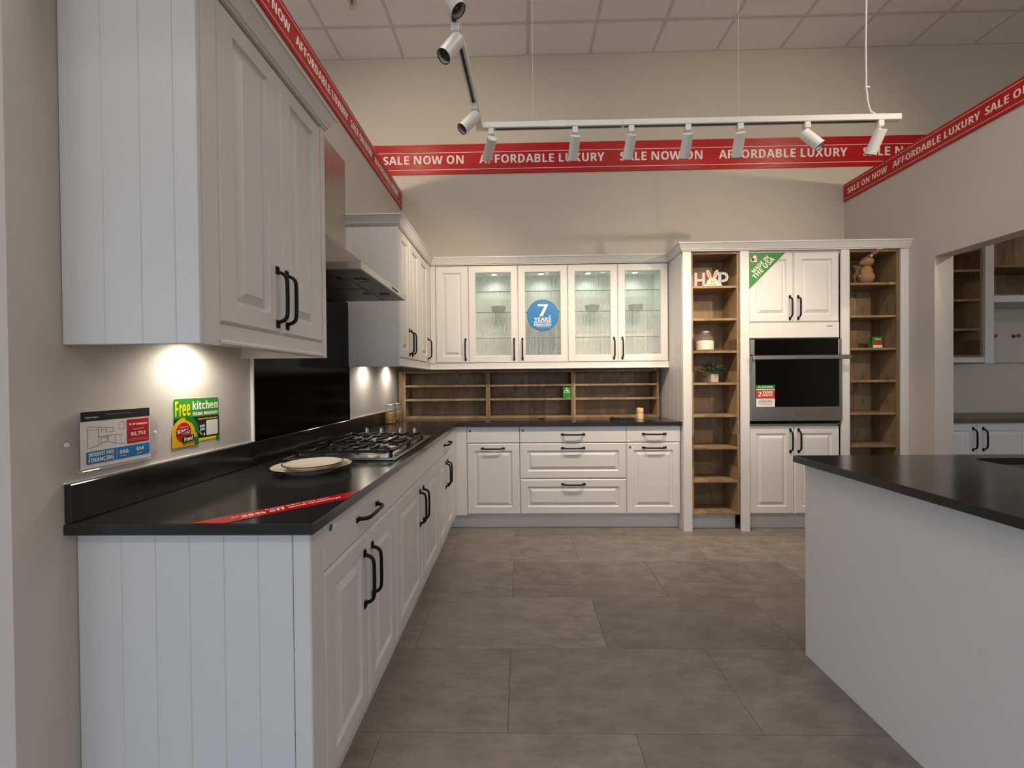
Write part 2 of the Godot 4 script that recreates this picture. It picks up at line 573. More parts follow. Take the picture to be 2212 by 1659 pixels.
func plank_panel(label: String, at: Vector3, turn: float, edges: Array, y0: float, y1: float, th: float, group := "", called := "end_panel") -> Node3D:
	var t := thing(called, label, "panel", at, turn, group)
	part(t, "backing", box(Vector3(edges[0], y0, -th), Vector3(edges[edges.size() - 1], y1, -th + 0.004)), M.paint)
	for i in edges.size() - 1:
		part(t, "plank", box(Vector3(edges[i] + 0.0001, y0, -th + 0.004), Vector3(edges[i + 1] - 0.0001, y1, 0), 0.0016), M.paint)
	return t

func spot_head(label: String, at: Vector3, aim: Vector3, energy: float, group: String, cone := 48.0) -> Node3D:
	# hangs from the track by an adaptor; the barrel swivels
	var t := thing("track_spotlight", label, "spotlight", at, 0.0, group)
	var dir := (aim - (at + Vector3(0, -0.10, 0))).normalized()
	part(t, "adaptor", box(Vector3(-0.016, -0.036, -0.016), Vector3(0.016, 0.0, 0.016), 0.002), M.white_metal)
	var st := nst()
	cyl(st, Vector3(0, -0.036, 0), Vector3(0, -0.062, 0), 0.007, 12)
	part(t, "stem", fin(st), M.white_metal)
	var x := dir.cross(Vector3.RIGHT if abs(dir.x) < 0.9 else Vector3.BACK).normalized()
	var b := Basis(x, dir, x.cross(dir))
	var c := Vector3(0, -0.072, 0) - dir * 0.022
	var barrel := part(t, "barrel", barrel_mesh(), M.white_metal, c, b)
	part(barrel, "rim", rim_mesh(), M.iron)
	part(barrel, "lens", lens_mesh(), M.lamp_lit if energy > 0.0 else M.lens_off, Vector3(0, 0.112, 0)).name = "lamp_lens"
	if energy > 0.0:
		var l := SpotLight3D.new()
		l.name = "beam"
		barrel.add_child(l, true)
		l.position = Vector3(0, 0.131, 0)
		l.basis = Basis(Vector3.RIGHT, PI / 2)
		l.light_color = Color(1.0, 0.90, 0.78)
		l.light_energy = energy
		l.light_size = 0.045
		l.spot_angle = cone
		l.spot_angle_attenuation = 1.0
		l.spot_attenuation = 2.0
		l.spot_range = 14.0
		l.shadow_enabled = true
	return t

func barrel_mesh() -> ArrayMesh:
	if not mesh_cache.has("barrel"):
		mesh_cache["barrel"] = lathe_mesh([Vector2(0, 0), Vector2(0.027, 0), Vector2(0.0295, 0.003), Vector2(0.0295, 0.128), Vector2(0.0265, 0.128), Vector2(0.0255, 0.108), Vector2(0, 0.108)], 28)
	return mesh_cache["barrel"]

func rim_mesh() -> ArrayMesh:
	if not mesh_cache.has("rim"):
		mesh_cache["rim"] = lathe_mesh([Vector2(0.0265, 0.1281), Vector2(0.0295, 0.1281), Vector2(0.0295, 0.1305), Vector2(0.0265, 0.1305), Vector2(0.0265, 0.1281)], 28)
	return mesh_cache["rim"]

func lens_mesh() -> ArrayMesh:
	if not mesh_cache.has("lens"):
		mesh_cache["lens"] = lathe_mesh([Vector2(0, -0.003), Vector2(0.025, -0.003), Vector2(0.025, 0.001), Vector2(0.017, 0.002), Vector2(0.015, -0.001), Vector2(0.006, 0.0), Vector2(0.005, 0.005), Vector2(0, 0.005)], 24)
	return mesh_cache["lens"]

func puck(label: String, at: Vector3, energy: float, group: String, cone := 60.0, col := Color(1.0, 0.965, 0.91)) -> void:
	var t := thing("puck_light", label, "light", at, 0.0, group)
	part(t, "housing", lathe_mesh([Vector2(0, 0), Vector2(0.032, 0), Vector2(0.034, -0.003), Vector2(0.034, -0.009), Vector2(0.028, -0.009), Vector2(0.028, -0.006), Vector2(0, -0.006)], 24), M.steel)
	part(t, "lamp_disc", lathe_mesh([Vector2(0, -0.0062), Vector2(0.0275, -0.0062), Vector2(0.0275, -0.0085), Vector2(0, -0.0085)], 24), M.lamp_lit)
	var l := SpotLight3D.new()
	l.name = "beam"
	t.add_child(l, true)
	l.position = Vector3(0, -0.012, 0)
	l.basis = Basis(Vector3.RIGHT, -PI / 2)
	l.light_color = col
	l.light_energy = energy
	l.light_size = 0.05
	l.spot_angle = cone
	l.spot_angle_attenuation = 0.8
	l.spot_range = 8.0
	l.shadow_enabled = true

# ------------------------------------------------------------------ the scene
func _ready() -> void:
	# camera
	var cam := Camera3D.new()
	cam.name = "camera"
	add_child(cam)
	cam.transform = Transform3D(Basis(Vector3(0.999779, -0.009371, -0.018798), Vector3(0.009213, 0.999921, -0.008505), Vector3(0.018876, 0.00833, 0.999787)), Vector3(0, 1.27, 0))
	cam.fov = 87.27
	cam.near = 0.05
	cam.far = 100.0
	cam.current = true
	# sky and exposure: an overcast day beyond the shop windows behind the camera
	var we := WorldEnvironment.new()
	we.name = "world_environment"
	add_child(we)
	var env := Environment.new()
	env.background_mode = Environment.BG_SKY
	var sky := Sky.new()
	var sm := ProceduralSkyMaterial.new()
	sm.sky_top_color = Color(0.74, 0.85, 1.0)
	sm.sky_horizon_color = Color(0.88, 0.94, 1.0)
	sm.ground_bottom_color = Color(0.80, 0.79, 0.78)
	sm.ground_horizon_color = Color(0.88, 0.90, 0.92)
	sm.energy_multiplier = 3.0
	sky.sky_material = sm
	env.sky = sky
	env.ambient_light_source = Environment.AMBIENT_SOURCE_SKY
	env.tonemap_mode = Environment.TONE_MAPPER_LINEAR
	env.tonemap_exposure = 1.1
	env.sdfgi_enabled = true
	env.ssao_enabled = true
	env.ssil_enabled = true
	we.environment = env

	sans = SystemFont.new()
	sans.font_names = PackedStringArray(["Droid Sans"])
	sans.font_weight = 700
	serif = SystemFont.new()
	serif.font_names = PackedStringArray(["Droid Serif"])
	serif.font_weight = 700
	make_materials()
	build_shell()
	build_ceiling()
	build_fill_panels()
	build_floor()
	build_left_run()
	build_back_run()
	build_towers()
	build_island()
	build_next_room()
	build_tracks()
	build_banners()
	build_hood_and_cooktop()
	build_wall_signs()
	build_props()

func build_shell() -> void:
	var xl := -7.0
	var xr := 9.0
	var df := -7.0
	var hc := 4.49
	struct("wall_back", box(v(xl, 0, 4.14), v(xr, hc, 4.02)), M.wall)
	# the shop's left side is glazed as well, in front of the kitchen display
	var fl := nst()
	bx(fl, v(xl - 0.12, 0, 4.14), v(xl, hc, 0.6))
	bx(fl, v(xl - 0.12, 0, -2.9), v(xl, hc, -3.3))
	bx(fl, v(xl - 0.12, 0, -6.6), v(xl, hc, df))
	for s in [[0.6, -2.9], [-3.3, -6.6]]:
		bx(fl, v(xl - 0.12, 3.3, s[0]), v(xl, hc, s[1]))
		bx(fl, v(xl - 0.12, 0.0, s[0]), v(xl, 0.25, s[1]))
	struct("wall_far_left", fin(fl), M.wall)
	for k in 2:
		var s: Array = [[0.6, -2.9], [-3.3, -6.6]][k]
		var fr := nst()
		for q in [s[0], s[1] + 0.06]:
			bx(fr, v(xl - 0.09, 0.25, q), v(xl - 0.03, 3.3, q - 0.06))
		for y in [0.25, 3.24]:
			bx(fr, v(xl - 0.09, y, s[0] - 0.06), v(xl - 0.03, y + 0.06, s[1] + 0.06))
		var w := struct("window_%d" % (4 + k), fin(fr), M.dark)
		part(w, "pane", box(v(xl - 0.064, 0.31, s[0] - 0.06), v(xl - 0.056, 3.24, s[1] + 0.06)), M.pane)
	struct("wall_far_right", box(v(xr, 0, 4.14), v(xr + 0.12, hc, df)), M.wall)
	# shop front behind the camera: piers and a header round three tall windows
	var st := nst()
	var spans := [[-6.6, -2.6], [-2.2, 1.8], [2.2, 6.2]]
	var x := xl
	for s in spans:
		bx(st, v(x, 0, df), v(s[0], hc, df - 0.15))
		x = s[1]
		bx(st, v(s[0], 3.3, df), v(s[1], hc, df - 0.15))
		bx(st, v(s[0], 0, df), v(s[1], 0.25, df - 0.15))
	bx(st, v(x, 0, df), v(xr, hc, df - 0.15))
	struct("wall_front", fin(st), M.wall)
	var n := 1
	for s in spans:
		var fr := nst()
		for q in [s[0], (s[0] + s[1]) / 2 - 0.03, s[1] - 0.06]:
			bx(fr, v(q, 0.25, df - 0.03), v(q + 0.06, 3.3, df - 0.11))
		for y in [0.25, 3.24]:
			bx(fr, v(s[0] + 0.06, y, df - 0.03), v((s[0] + s[1]) / 2 - 0.03, y + 0.06, df - 0.11))
			bx(fr, v((s[0] + s[1]) / 2 + 0.03, y, df - 0.03), v(s[1] - 0.06, y + 0.06, df - 0.11))
		var w := struct("window_%d" % n, fin(fr), M.dark)
		part(w, "pane", box(v(s[0] + 0.06, 0.31, df - 0.066), v((s[0] + s[1]) / 2 - 0.03, 3.24, df - 0.074)), M.pane)
		part(w, "pane", box(v((s[0] + s[1]) / 2 + 0.03, 0.31, df - 0.066), v(s[1] - 0.06, 3.24, df - 0.074)), M.pane)
		n += 1
	# display partitions left and right; the right one has a wide opening to the next display
	struct("wall_left", box(v(-1.325, 0, 4.02), v(-1.165, 3.14, 0.897)), M.wall_side)
	var wr := nst()
	bx(wr, v(3.195, 0, 4.02), v(3.335, 3.14, 3.16))
	bx(wr, v(3.195, 2.195, 3.16), v(3.335, 3.14, 1.10))
	bx(wr, v(3.195, 0, 1.10), v(3.335, 3.14, 0.55))
	struct("wall_right", fin(wr), M.wall_side)

func build_ceiling() -> void:
	var c := struct("ceiling", box(v(-7.12, 4.50, 4.14), v(9.12, 4.62, -7.15)), M.ceiling_grid)
	var ds := [4.02, 3.655, 3.045, 2.435, 1.825, 1.215]
	var x0 := 0.106 - 0.6175 * 6
	for r in ds.size() - 1:
		for k in 18:
			var xa := x0 + 0.6175 * k
			part(c, "tile", box(v(xa + 0.012, 4.492, ds[r] - 0.012), v(xa + 0.6055, 4.5, ds[r + 1] + 0.012), 0.002), M.ceiling_tile)
	var g := nst()
	for k in 19:
		var xa := x0 + 0.6175 * k
		bx(g, v(xa - 0.012, 4.488, 4.02), v(xa + 0.012, 4.5, 1.215))
	for d in ds:
		for k in 18:
			var xa := x0 + 0.6175 * k
			bx(g, v(xa + 0.012, 4.488, d + 0.012 if d < 4 else 4.02), v(xa + 0.6055, 4.5, d - 0.012))
	part(c, "ceiling_grid", fin(g), M.ceiling_grid)
	# the plain rest of the ceiling
	var rest := nst()
	bx(rest, v(-7.0, 4.49, 4.02), v(x0 - 0.012, 4.5, -7.0))
	bx(rest, v(x0 + 0.6175 * 18 + 0.012, 4.49, 4.02), v(9.0, 4.5, -7.0))
	bx(rest, v(x0 - 0.012, 4.49, 1.203), v(x0 + 0.6175 * 18 + 0.012, 4.5, -7.0))
	part(c, "ceiling_panel", fin(rest), M.ceiling_tile)
	var s := thing("sprinkler_head", "small chrome fire sprinkler head under the ceiling tiles", "sprinkler", v(-1.389, 4.492, 3.408))
	part(s, "escutcheon", lathe_mesh([Vector2(0, 0), Vector2(0.035, 0), Vector2(0.03, -0.008), Vector2(0, -0.008)], 20), M.steel)
	var st := nst()
	cyl(st, Vector3(0, -0.008, 0), Vector3(0, -0.03, 0), 0.011, 12)
	bx(st, Vector3(-0.014, -0.05, -0.003), Vector3(-0.010, -0.028, 0.003))
	bx(st, Vector3(0.010, -0.05, -0.003), Vector3(0.014, -0.028, 0.003))
	part(s, "frame", fin(st), M.steel)
	part(s, "deflector", lathe_mesh([Vector2(0, -0.05), Vector2(0.022, -0.05), Vector2(0.022, -0.053), Vector2(0, -0.053)].map(func(p): return p), 16), M.steel)

func build_fill_panels() -> void:
	# unseen light panels added over and behind the camera as soft fill
	var n := 0
	for d in [1.2, -2.4]:
		for x in ([-3.0, -0.6, 1.8] if d > 0.0 else [-3.0, -0.6, 1.8, 4.2, 6.6]):
			var t := thing("fill_light_panel", "unseen flat white light panel added to the shop ceiling as soft fill", "fill light", v(x, 4.489, d), 0.0, "added fill light panels in the shop ceiling")
			part(t, "frame", ringed_frame(), M.white_metal)
			part(t, "fill_lamp", box(Vector3(-0.57, -0.006, -0.27), Vector3(0.57, -0.003, 0.27)), M.fill_panel_lit)
			var l := AreaLight3D.new()
			l.name = "fill_light"
			t.add_child(l, true)
			l.position = Vector3(0, -0.012, 0)
			l.basis = Basis(Vector3.RIGHT, -PI / 2)
			l.area_size = Vector2(1.14, 0.54)
			l.area_normalize_energy = true
			l.light_energy = PANEL if d > 0.0 else PANEL * 0.75
			l.light_color = Color(1.0, 0.97, 0.94)
			l.area_range = 16.0
			l.shadow_enabled = true
			n += 1

func ringed_frame() -> ArrayMesh:
	if not mesh_cache.has("fill_panel_frame"):
		var st := nst()
		for q in [[-0.6, -0.3, 0.6, -0.271], [-0.6, 0.271, 0.6, 0.3], [-0.6, -0.2705, -0.571, 0.2705], [0.571, -0.2705, 0.6, 0.2705]]:
			bx(st, Vector3(q[0], -0.012, q[1]), Vector3(q[2], 0.0, q[3]), 0.001)
		mesh_cache["fill_panel_frame"] = fin(st)
	return mesh_cache["fill_panel_frame"]

func build_floor() -> void:
	var f := struct("floor", box(v(-7.12, -0.12, 4.14), v(9.12, -0.004, -7.15)), M.floor_base)
	var rest := nst()
	bx(rest, v(-7.0, -0.004, 4.02), v(-1.70, -0.0005, -7.0))
	bx(rest, v(5.2, -0.004, 4.02), v(9.0, -0.0005, -7.0))
	bx(rest, v(-1.70, -0.004, -0.845), v(5.2, -0.0005, -7.0))
	part(f, "floor_sheet", fin(rest), M.floor_tiles[0])
	var rng := RandomNumberGenerator.new()
	rng.seed = 5
	var m := box(Vector3(0.0006, -0.004, 0.0006), Vector3(0.9138, 0.0, 0.4566), 0.0008)
	for r in range(-6, 5):
		var d0 := 1.898 + 0.4572 * r
		var off := -0.054 if posmod(r, 2) == 1 else 0.405
		var k := -2
		while off + 0.9144 * k < 5.1:
			var xa := off + 0.9144 * k
			if d0 + 0.4572 < 4.02:
				part(f, "tile", m, M.floor_tiles[rng.randi() % 6], v(xa, 0, d0 + 0.4572))
			else:
				part(f, "tile", box(Vector3(0.0006, -0.004, 0.0006), Vector3(0.9138, 0.0, 4.02 - d0 - 0.0006), 0.0008), M.floor_tiles[rng.randi() % 6], v(xa, 0, 4.02))
			k += 1

func build_left_run() -> void:
	var xf := -0.546
	var grp := "white base cabinets under the black worktop"
	var hd := 0.742
	# end panel facing the shop, of upright tongue-and-groove planks
	plank_panel("grey-white plank end panel below the near end of the black worktop", v(0, 0, 1.03), 0.0, [-1.163, -1.136, -1.046, -0.955, -0.865, -0.774, -0.683, -0.594], 0.0, 0.884, 0.018)
	var cp := thing("corner_post", "plain white corner post at the near end of the base cabinets", "post", v(-0.594, 0, 1.03))
	part(cp, "post", box(v(0.001, 0.0, 0.068), v(0.048, 0.884, 0.0), 0.003), M.paint)
	var u := [[1.10, 1.745], [1.745, 2.662], [2.662, 3.268]]
	var labels := ["white two-door base cabinet with a handled drawer, beside the plank end panel", "white two-door base cabinet under the gas cooktop, plain top front without handle", "white two-door base cabinet with a handled drawer, next to the inner corner"]
	for i in 3:
		var w: float = u[i][1] - u[i][0]
		var h2 := w * 0.5
		var fr := []
		var dr := {"k": "drawer", "x": 0.0, "y": hd, "w": w, "h": 0.14, "style": "flat"}
		if i != 1:
			dr.hv = "h"; dr.hx = h2; dr.hy = hd + 0.068
		fr.append(dr)
		fr.append({"k": "door", "x": 0.0, "y": 0.135, "w": h2, "h": hd - 0.137, "hv": "v", "hx": h2 - 0.036, "hy": 0.585})
		fr.append({"k": "door", "x": h2, "y": 0.135, "w": h2, "h": hd - 0.137, "hv": "v", "hx": h2 + 0.036, "hy": 0.585})
		base_unit(labels[i], v(xf, 0, u[i][0]), PI / 2, w, fr, grp)
	var cf := thing("corner_filler", "plain white filler strips meeting in the inner corner of the base cabinets", "filler", v(xf, 0, 3.268))
	part(cf, "filler_strip", box(v(-0.02, 0.13, 0.0), v(0.0, 0.884, 0.137), 0.001), M.paint)
	part(cf, "filler_strip", box(v(0.0, 0.13, 0.137), v(0.092, 0.884, 0.157), 0.001), M.paint)
	# plinths
	var pl := thing("plinth", "white recessed plinth under the left base cabinets", "plinth", v(-0.62, 0, 1.10))
	part(pl, "board", box(v(0, 0, 0), v(0.016, 0.13, 2.38)), M.paint)
	var pb := thing("plinth", "white recessed plinth board under the drawer base cabinets", "plinth", v(-0.604, 0, 3.48))
	part(pb, "board", box(v(0, 0, 0.0), v(1.955, 0.13, 0.016), 0.001), M.paint)
	# worktop: one L-shaped slab and its upstand
	var wt := part(self, "worktop", slab([Vector2(-1.164, 1.0), Vector2(-0.523, 1.0), Vector2(-0.523, 3.378), Vector2(1.351, 3.378), Vector2(1.351, 4.019), Vector2(-1.164, 4.019)], 0.885, 0.915, 0.0025), M.quartz)
	tag(wt, "black quartz L-shaped worktop over the white base cabinets", "worktop")
	var us := part(self, "upstand", box(v(-1.164, 0.9155, 1.002), v(-1.146, 1.015, 3.775), 0.002), M.quartz)
	part(us, "caulk_highlight", box(v(-1.1645, 1.0155, 1.002), v(-1.160, 1.0185, 3.775)), M.white)  # white caulk strip that also paints in the bright highlight along the top edge
	tag(us, "low black quartz upstand along the left wall above the worktop", "upstand")
	var sp := thing("splashback", "tall glossy black splashback on the wall behind the cooktop", "splashback", v(-1.164, 1.016, 1.722))
	part(sp, "panel", box(v(0, 0, 0.004), v(0.012, 0.79, 0.99), 0.001), M.glass_black)
	part(sp, "edge_trim", box(v(0, 0, -0.005), v(0.014, 0.79, 0.0035), 0.001), M.white)

	# wall cabinets -------------------------------------------------
	var xu := -0.807
	var yb := 1.432
	var yt := 2.317
	var ug := "white wall cabinets with raised-panel doors"
	plank_panel("grey-white plank side of the near wall cabinet, facing the shop", v(0, 0, 1.005), 0.0, [-1.163, -1.145, -1.052, -0.955, -0.868, -0.8075], 1.372, 2.322, 0.018, "")
	var t := thing("upper_cabinet", "large white two-door wall cabinet hung over the worktop's near end", "cabinet", v(xu, 0, 1.005), PI / 2, ug)
	part(t, "body", box(Vector3(0.0185, yb + 0.005, -0.356), Vector3(0.655, yt + 0.003, -0.0235)), M.paint)
	part(t, "front_post", box(Vector3(0.0185, 1.372, -0.0225), Vector3(0.068, 2.322, 0.0), 0.001), M.paint)
	part(t, "front_post", box(Vector3(0.642, 1.372, -0.0225), Vector3(0.672, 2.322, 0.0), 0.002), M.paint)
	part(t, "end_side", box(Vector3(0.6555, 1.372, -0.357), Vector3(0.672, 2.322, -0.0235), 0.001), M.paint)
	front(t, {"k": "door", "x": 0.069, "y": yb, "w": 0.286, "h": yt - yb, "hv": "v", "hx": 0.329, "hy": 1.556})
	front(t, {"k": "door", "x": 0.355, "y": yb, "w": 0.286, "h": yt - yb, "hv": "v", "hx": 0.383, "hy": 1.556})
	part(t, "light_rail", moulding_rail([Vector2(-0.812, 1.075), Vector2(-0.812, 1.646)]), M.paint, t.transform.affine_inverse().origin, t.basis.inverse())
	var crown := [Vector2(-0.03, 0.0), Vector2(0.006, 0.0), Vector2(0.006, 0.006), Vector2(0.013, 0.010), Vector2(0.015, 0.017), Vector2(0.036, 0.055), Vector2(0.041, 0.057), Vector2(0.041, 0.066), Vector2(-0.03, 0.066)]
	var c1 := part(self, "crown_moulding", moulding([Vector2(-1.163, 1.005), Vector2(xu, 1.005), Vector2(xu, 1.677), Vector2(-1.163, 1.677)], crown, 2.3225), M.paint)
	tag(c1, "grey-white crown moulding on top of the near wall cabinet", "moulding")
	plank_panel("grey-white plank side of the corner wall cabinets, seen behind the hood", v(0, 0, 2.70), 0.0, [-1.163, -1.105, -1.008, -0.911, -0.8075], 1.372, 2.322, 0.012, "")
	t = thing("upper_cabinet", "white two-door wall cabinet between the hood and the inner corner", "cabinet", v(xu, 0, 2.70), PI / 2, ug)
	part(t, "body", box(Vector3(0.0185, yb + 0.005, -0.356), Vector3(0.57, yt + 0.003, -0.0235)), M.paint)
	front(t, {"k": "door", "x": 0.0125, "y": yb, "w": 0.2695, "h": yt - yb, "hv": "v", "hx": 0.246, "hy": 1.556})
	front(t, {"k": "door", "x": 0.282, "y": yb, "w": 0.288, "h": yt - yb, "hv": "v", "hx": 0.318, "hy": 1.556})
	t = thing("upper_cabinet", "narrow white one-door wall cabinet beside the inner corner filler", "cabinet", v(xu, 0, 3.271), PI / 2, ug)
	part(t, "body", box(Vector3(0.0, yb + 0.005, -0.356), Vector3(0.33, yt + 0.003, -0.0235)), M.paint)
	front(t, {"k": "door", "x": 0.0, "y": yb, "w": 0.308, "h": yt - yb, "hv": "v", "hx": 0.272, "hy": 1.556})
	part(t, "filler_strip", box(Vector3(0.309, yb, -0.022), Vector3(0.388, yt, 0.0), 0.001), M.paint)
	t = thing("upper_cabinet", "narrow white one-door wall cabinet left of the glazed cabinets", "cabinet", v(-0.76, 0, 3.66), 0.0, ug)
	part(t, "body", box(Vector3(-0.046, yb + 0.005, -0.356), Vector3(0.299, yt + 0.003, -0.0235)), M.paint)
	part(t, "filler_strip", box(Vector3(-0.046, yb, -0.022), Vector3(-0.001, yt, 0.0), 0.001), M.paint)
	front(t, {"k": "door", "x": 0.0, "y": yb, "w": 0.30, "h": yt - yb, "hv": "v", "hx": 0.272, "hy": 1.556})
	var c2 := part(self, "crown_moulding", moulding([Vector2(-1.163, 2.70), Vector2(xu, 2.70), Vector2(xu, 3.66), Vector2(1.352, 3.66), Vector2(1.352, 3.362), Vector2(3.193, 3.362)], crown, 2.3225), M.paint)
	tag(c2, "grey-white crown moulding running round the corner cabinets to the oven tower", "moulding")
	var lr := part(self, "light_rail", moulding_rail([Vector2(-0.813, 2.72), Vector2(-0.813, 3.667), Vector2(1.349, 3.667)]), M.paint)
	tag(lr, "white light rail under the corner and glazed wall cabinets", "moulding")

func moulding_rail(path: Array) -> ArrayMesh:
	return moulding(path, [Vector2(-0.018, 0.0), Vector2(0.006, 0.0), Vector2(0.010, 0.004), Vector2(0.010, 0.010), Vector2(0.006, 0.014), Vector2(0.0, 0.016), Vector2(0.0, 0.058), Vector2(-0.018, 0.058)], 1.374)

func build_back_run() -> void:
	var d := 3.405
	var grp := "white base cabinets under the black worktop"
	base_unit("white base cabinet with one tall door, horizontal handle and plain drawer front", v(-0.453, 0, d), 0.0, 0.448, [
		{"k": "drawer", "x": 0.0, "y": 0.742, "w": 0.448, "h": 0.14, "style": "flat"},
		{"k": "door", "x": 0.0, "y": 0.135, "w": 0.448, "h": 0.605, "hv": "h", "hx": 0.222, "hy": 0.697}], grp)
	base_unit("wide white three-drawer base cabinet in the middle of the back wall", v(-0.005, 0, d), 0.0, 0.90, [
		{"k": "drawer", "x": 0.0, "y": 0.742, "w": 0.90, "h": 0.14, "style": "flat", "hv": "h", "hx": 0.452, "hy": 0.812},
		{"k": "drawer", "x": 0.0, "y": 0.437, "w": 0.90, "h": 0.303, "hv": "h", "hx": 0.452, "hy": 0.697},
		{"k": "drawer", "x": 0.0, "y": 0.135, "w": 0.90, "h": 0.30, "hv": "h", "hx": 0.452, "hy": 0.391}], grp)
	base_unit("white base cabinet with one door and a handled drawer, beside the tall open bookcase", v(0.895, 0, d), 0.0, 0.453, [
		{"k": "drawer", "x": 0.0, "y": 0.742, "w": 0.453, "h": 0.14, "style": "flat", "hv": "h", "hx": 0.232, "hy": 0.812},
		{"k": "door", "x": 0.0, "y": 0.135, "w": 0.453, "h": 0.605, "hv": "h", "hx": 0.232, "hy": 0.697}], grp)

	# glazed wall cabinets
	var ribbed := ribbed_pane(0.322, 0.757)
	for c in 2:
		var x0 := -0.46 + 0.9025 * c
		var w := 0.9025
		var label: String = ["white glazed wall cabinet wearing a round blue sticker, lit inside", "white glazed wall cabinet next to the tall bookcase, lit inside"][c]
		var t := thing("glazed_cabinet", label, "cabinet", v(x0, 0, 3.66), 0.0, "lit wall cabinets with reeded glass doors")
		var y0 := 1.436
		var y1 := 2.32
		part(t, "side_panel", box(Vector3(0.001, y0, -0.356), Vector3(0.017, y1, -0.0235)), M.interior)
		part(t, "side_panel", box(Vector3(w - 0.017, y0, -0.356), Vector3(w - 0.001, y1, -0.0235)), M.interior)
		part(t, "top_panel", box(Vector3(0.017, y1 - 0.016, -0.356), Vector3(w - 0.017, y1, -0.0235)), M.interior)
		part(t, "bottom_panel", box(Vector3(0.017, y0, -0.356), Vector3(w - 0.017, y0 + 0.016, -0.0235)), M.interior)
		part(t, "back_panel", box(Vector3(0.017, y0 + 0.016, -0.356), Vector3(w - 0.017, y1 - 0.016, -0.346)), M.interior)
		for y in [2.093, 1.903, 1.666]:
			var gs := part(t, "glass_shelf", box(Vector3(0.018, y - 0.007, -0.342), Vector3(w - 0.018, y, -0.0525)), M.shelf_glass)
			part(gs, "shelf_edge", box(Vector3(0.018, y - 0.007, -0.052), Vector3(w - 0.018, y, -0.050)), M.glass_edge)
		for k in 2:
			var dw := 0.45125
			var door := part(t, "door", ringed(dw - 0.003, 0.882, GLAZED, true), M.paint, Vector3(dw * k + 0.0015, 1.4335, 0))
			part(door, "glass_pane", ribbed, M.reeded, Vector3(0.0635, 0.0635, -0.014))
			handle(door, Vector3(dw - 0.039 if k == 0 else 0.036, 0.122, 0), true)
	var gx := [-0.235, 0.214, 0.667, 1.115]
	var gl := ["round LED light above the bowl beside the one-door cabinet", "round LED light above the round blue sticker", "round LED light in the unmarked glazed cabinet, farther from the bookcase", "round LED light in the glazed cabinet at the tall bookcase's side"]
	for gi in 4:
		var x: float = gx[gi]
		puck(gl[gi], v(x, 2.303, 3.895), 0.07, "LED lights inside the glazed cabinets", 80.0, Color(0.94, 1.0, 0.96))
	# bowls on the middle shelf, stacked dishes at the bottom
	var bowl_prof := [Vector2(0, 0), Vector2(0.038, 0), Vector2(0.040, 0.006), Vector2(0.060, 0.030), Vector2(0.070, 0.070), Vector2(0.067, 0.070), Vector2(0.057, 0.033), Vector2(0.036, 0.010), Vector2(0, 0.008)]
	var bm := lathe_mesh(bowl_prof, 28)
	for q in [[-0.195, "grey bowl on the middle glass shelf beside the narrow one-door cabinet"], [0.225, "grey bowl on the middle glass shelf behind the round blue sticker"], [0.695, "grey bowl on the middle glass shelf of the unmarked cabinet, farther from the tall bookcase"], [1.105, "grey bowl on the middle glass shelf at the side of the tall bookcase"]]:
		var b := part(self, numbered("bowl"), bm, M.bowl, v(q[0], 1.9035, 3.84))
		tag(b, q[1], "bowl", "grey bowls on the middle glass shelves")
	var dish := lathe_mesh([Vector2(0, 0), Vector2(0.055, 0), Vector2(0.06, 0.004), Vector2(0.095, 0.045), Vector2(0.092, 0.046), Vector2(0.055, 0.010), Vector2(0, 0.009)], 28)
	for q in [[-0.215, "wide grey serving dish at the cabinet bottom beside the one-door cabinet"], [0.215, "wide grey serving dish at the cabinet bottom below the round blue sticker"]]:
		var b := part(self, numbered("serving_dish"), dish, M.bowl, v(q[0], 1.453, 3.84))
		tag(b, q[1], "dish", "grey serving dishes")
	var cup := lathe_mesh([Vector2(0, 0), Vector2(0.035, 0), Vector2(0.037, 0.003), Vector2(0.041, 0.055), Vector2(0.038, 0.055), Vector2(0.034, 0.008), Vector2(0, 0.006)], 24)
	for x in [0.585, 0.765, 1.075, 1.195]:
		var b := part(self, numbered("cup"), cup, M.bowl, v(x, 1.453, 3.84))
		tag(b, "small grey cup on the bottom of the glazed cabinet next to the bookcase", "cup", "small grey cups")

	# long open spice shelf on the worktop: three oak bays and a filler strip
	var sl := ["oak spice rack bay in the inner corner, behind the pasta jars", "oak spice rack bay holding a small green sign", "oak spice rack bay behind the yellow candle"]
	var bx_ := [[-1.098, -0.300], [-0.2985, 0.5035], [0.505, 1.302]]
	for i in 3:
		var r := bookcase(sl[i], bx_[i][0], bx_[i][1], 3.79, 0.225, 0.9155, 1.365, [1.2245, 1.093], M.oak if i != 1 else M.oak_b, "oak spice rack bays on the back worktop", "spice_rack")
		r.set_meta("category", "shelf")
	var fs := part(self, "filler_board", box(v(-1.1435, 0.9155, 3.81), v(-1.099, 1.365, 3.79), 0.001), M.oak)
	tag(fs, "narrow oak filler board between the left wall and the spice rack", "board")
	# lights under the wall cabinets
	puck("round puck light under the near wall cabinet", v(-1.095, 1.436, 1.37), 0.24, "puck lights under the wall cabinets", 86.0)
	puck("round puck light under the corner wall cabinets, at the splashback side", v(-1.10, 1.436, 2.98), 0.22, "puck lights under the wall cabinets", 82.0)
	puck("round puck light under the corner wall cabinets, above the pasta jars", v(-1.10, 1.436, 3.50), 0.22, "puck lights under the wall cabinets", 82.0)

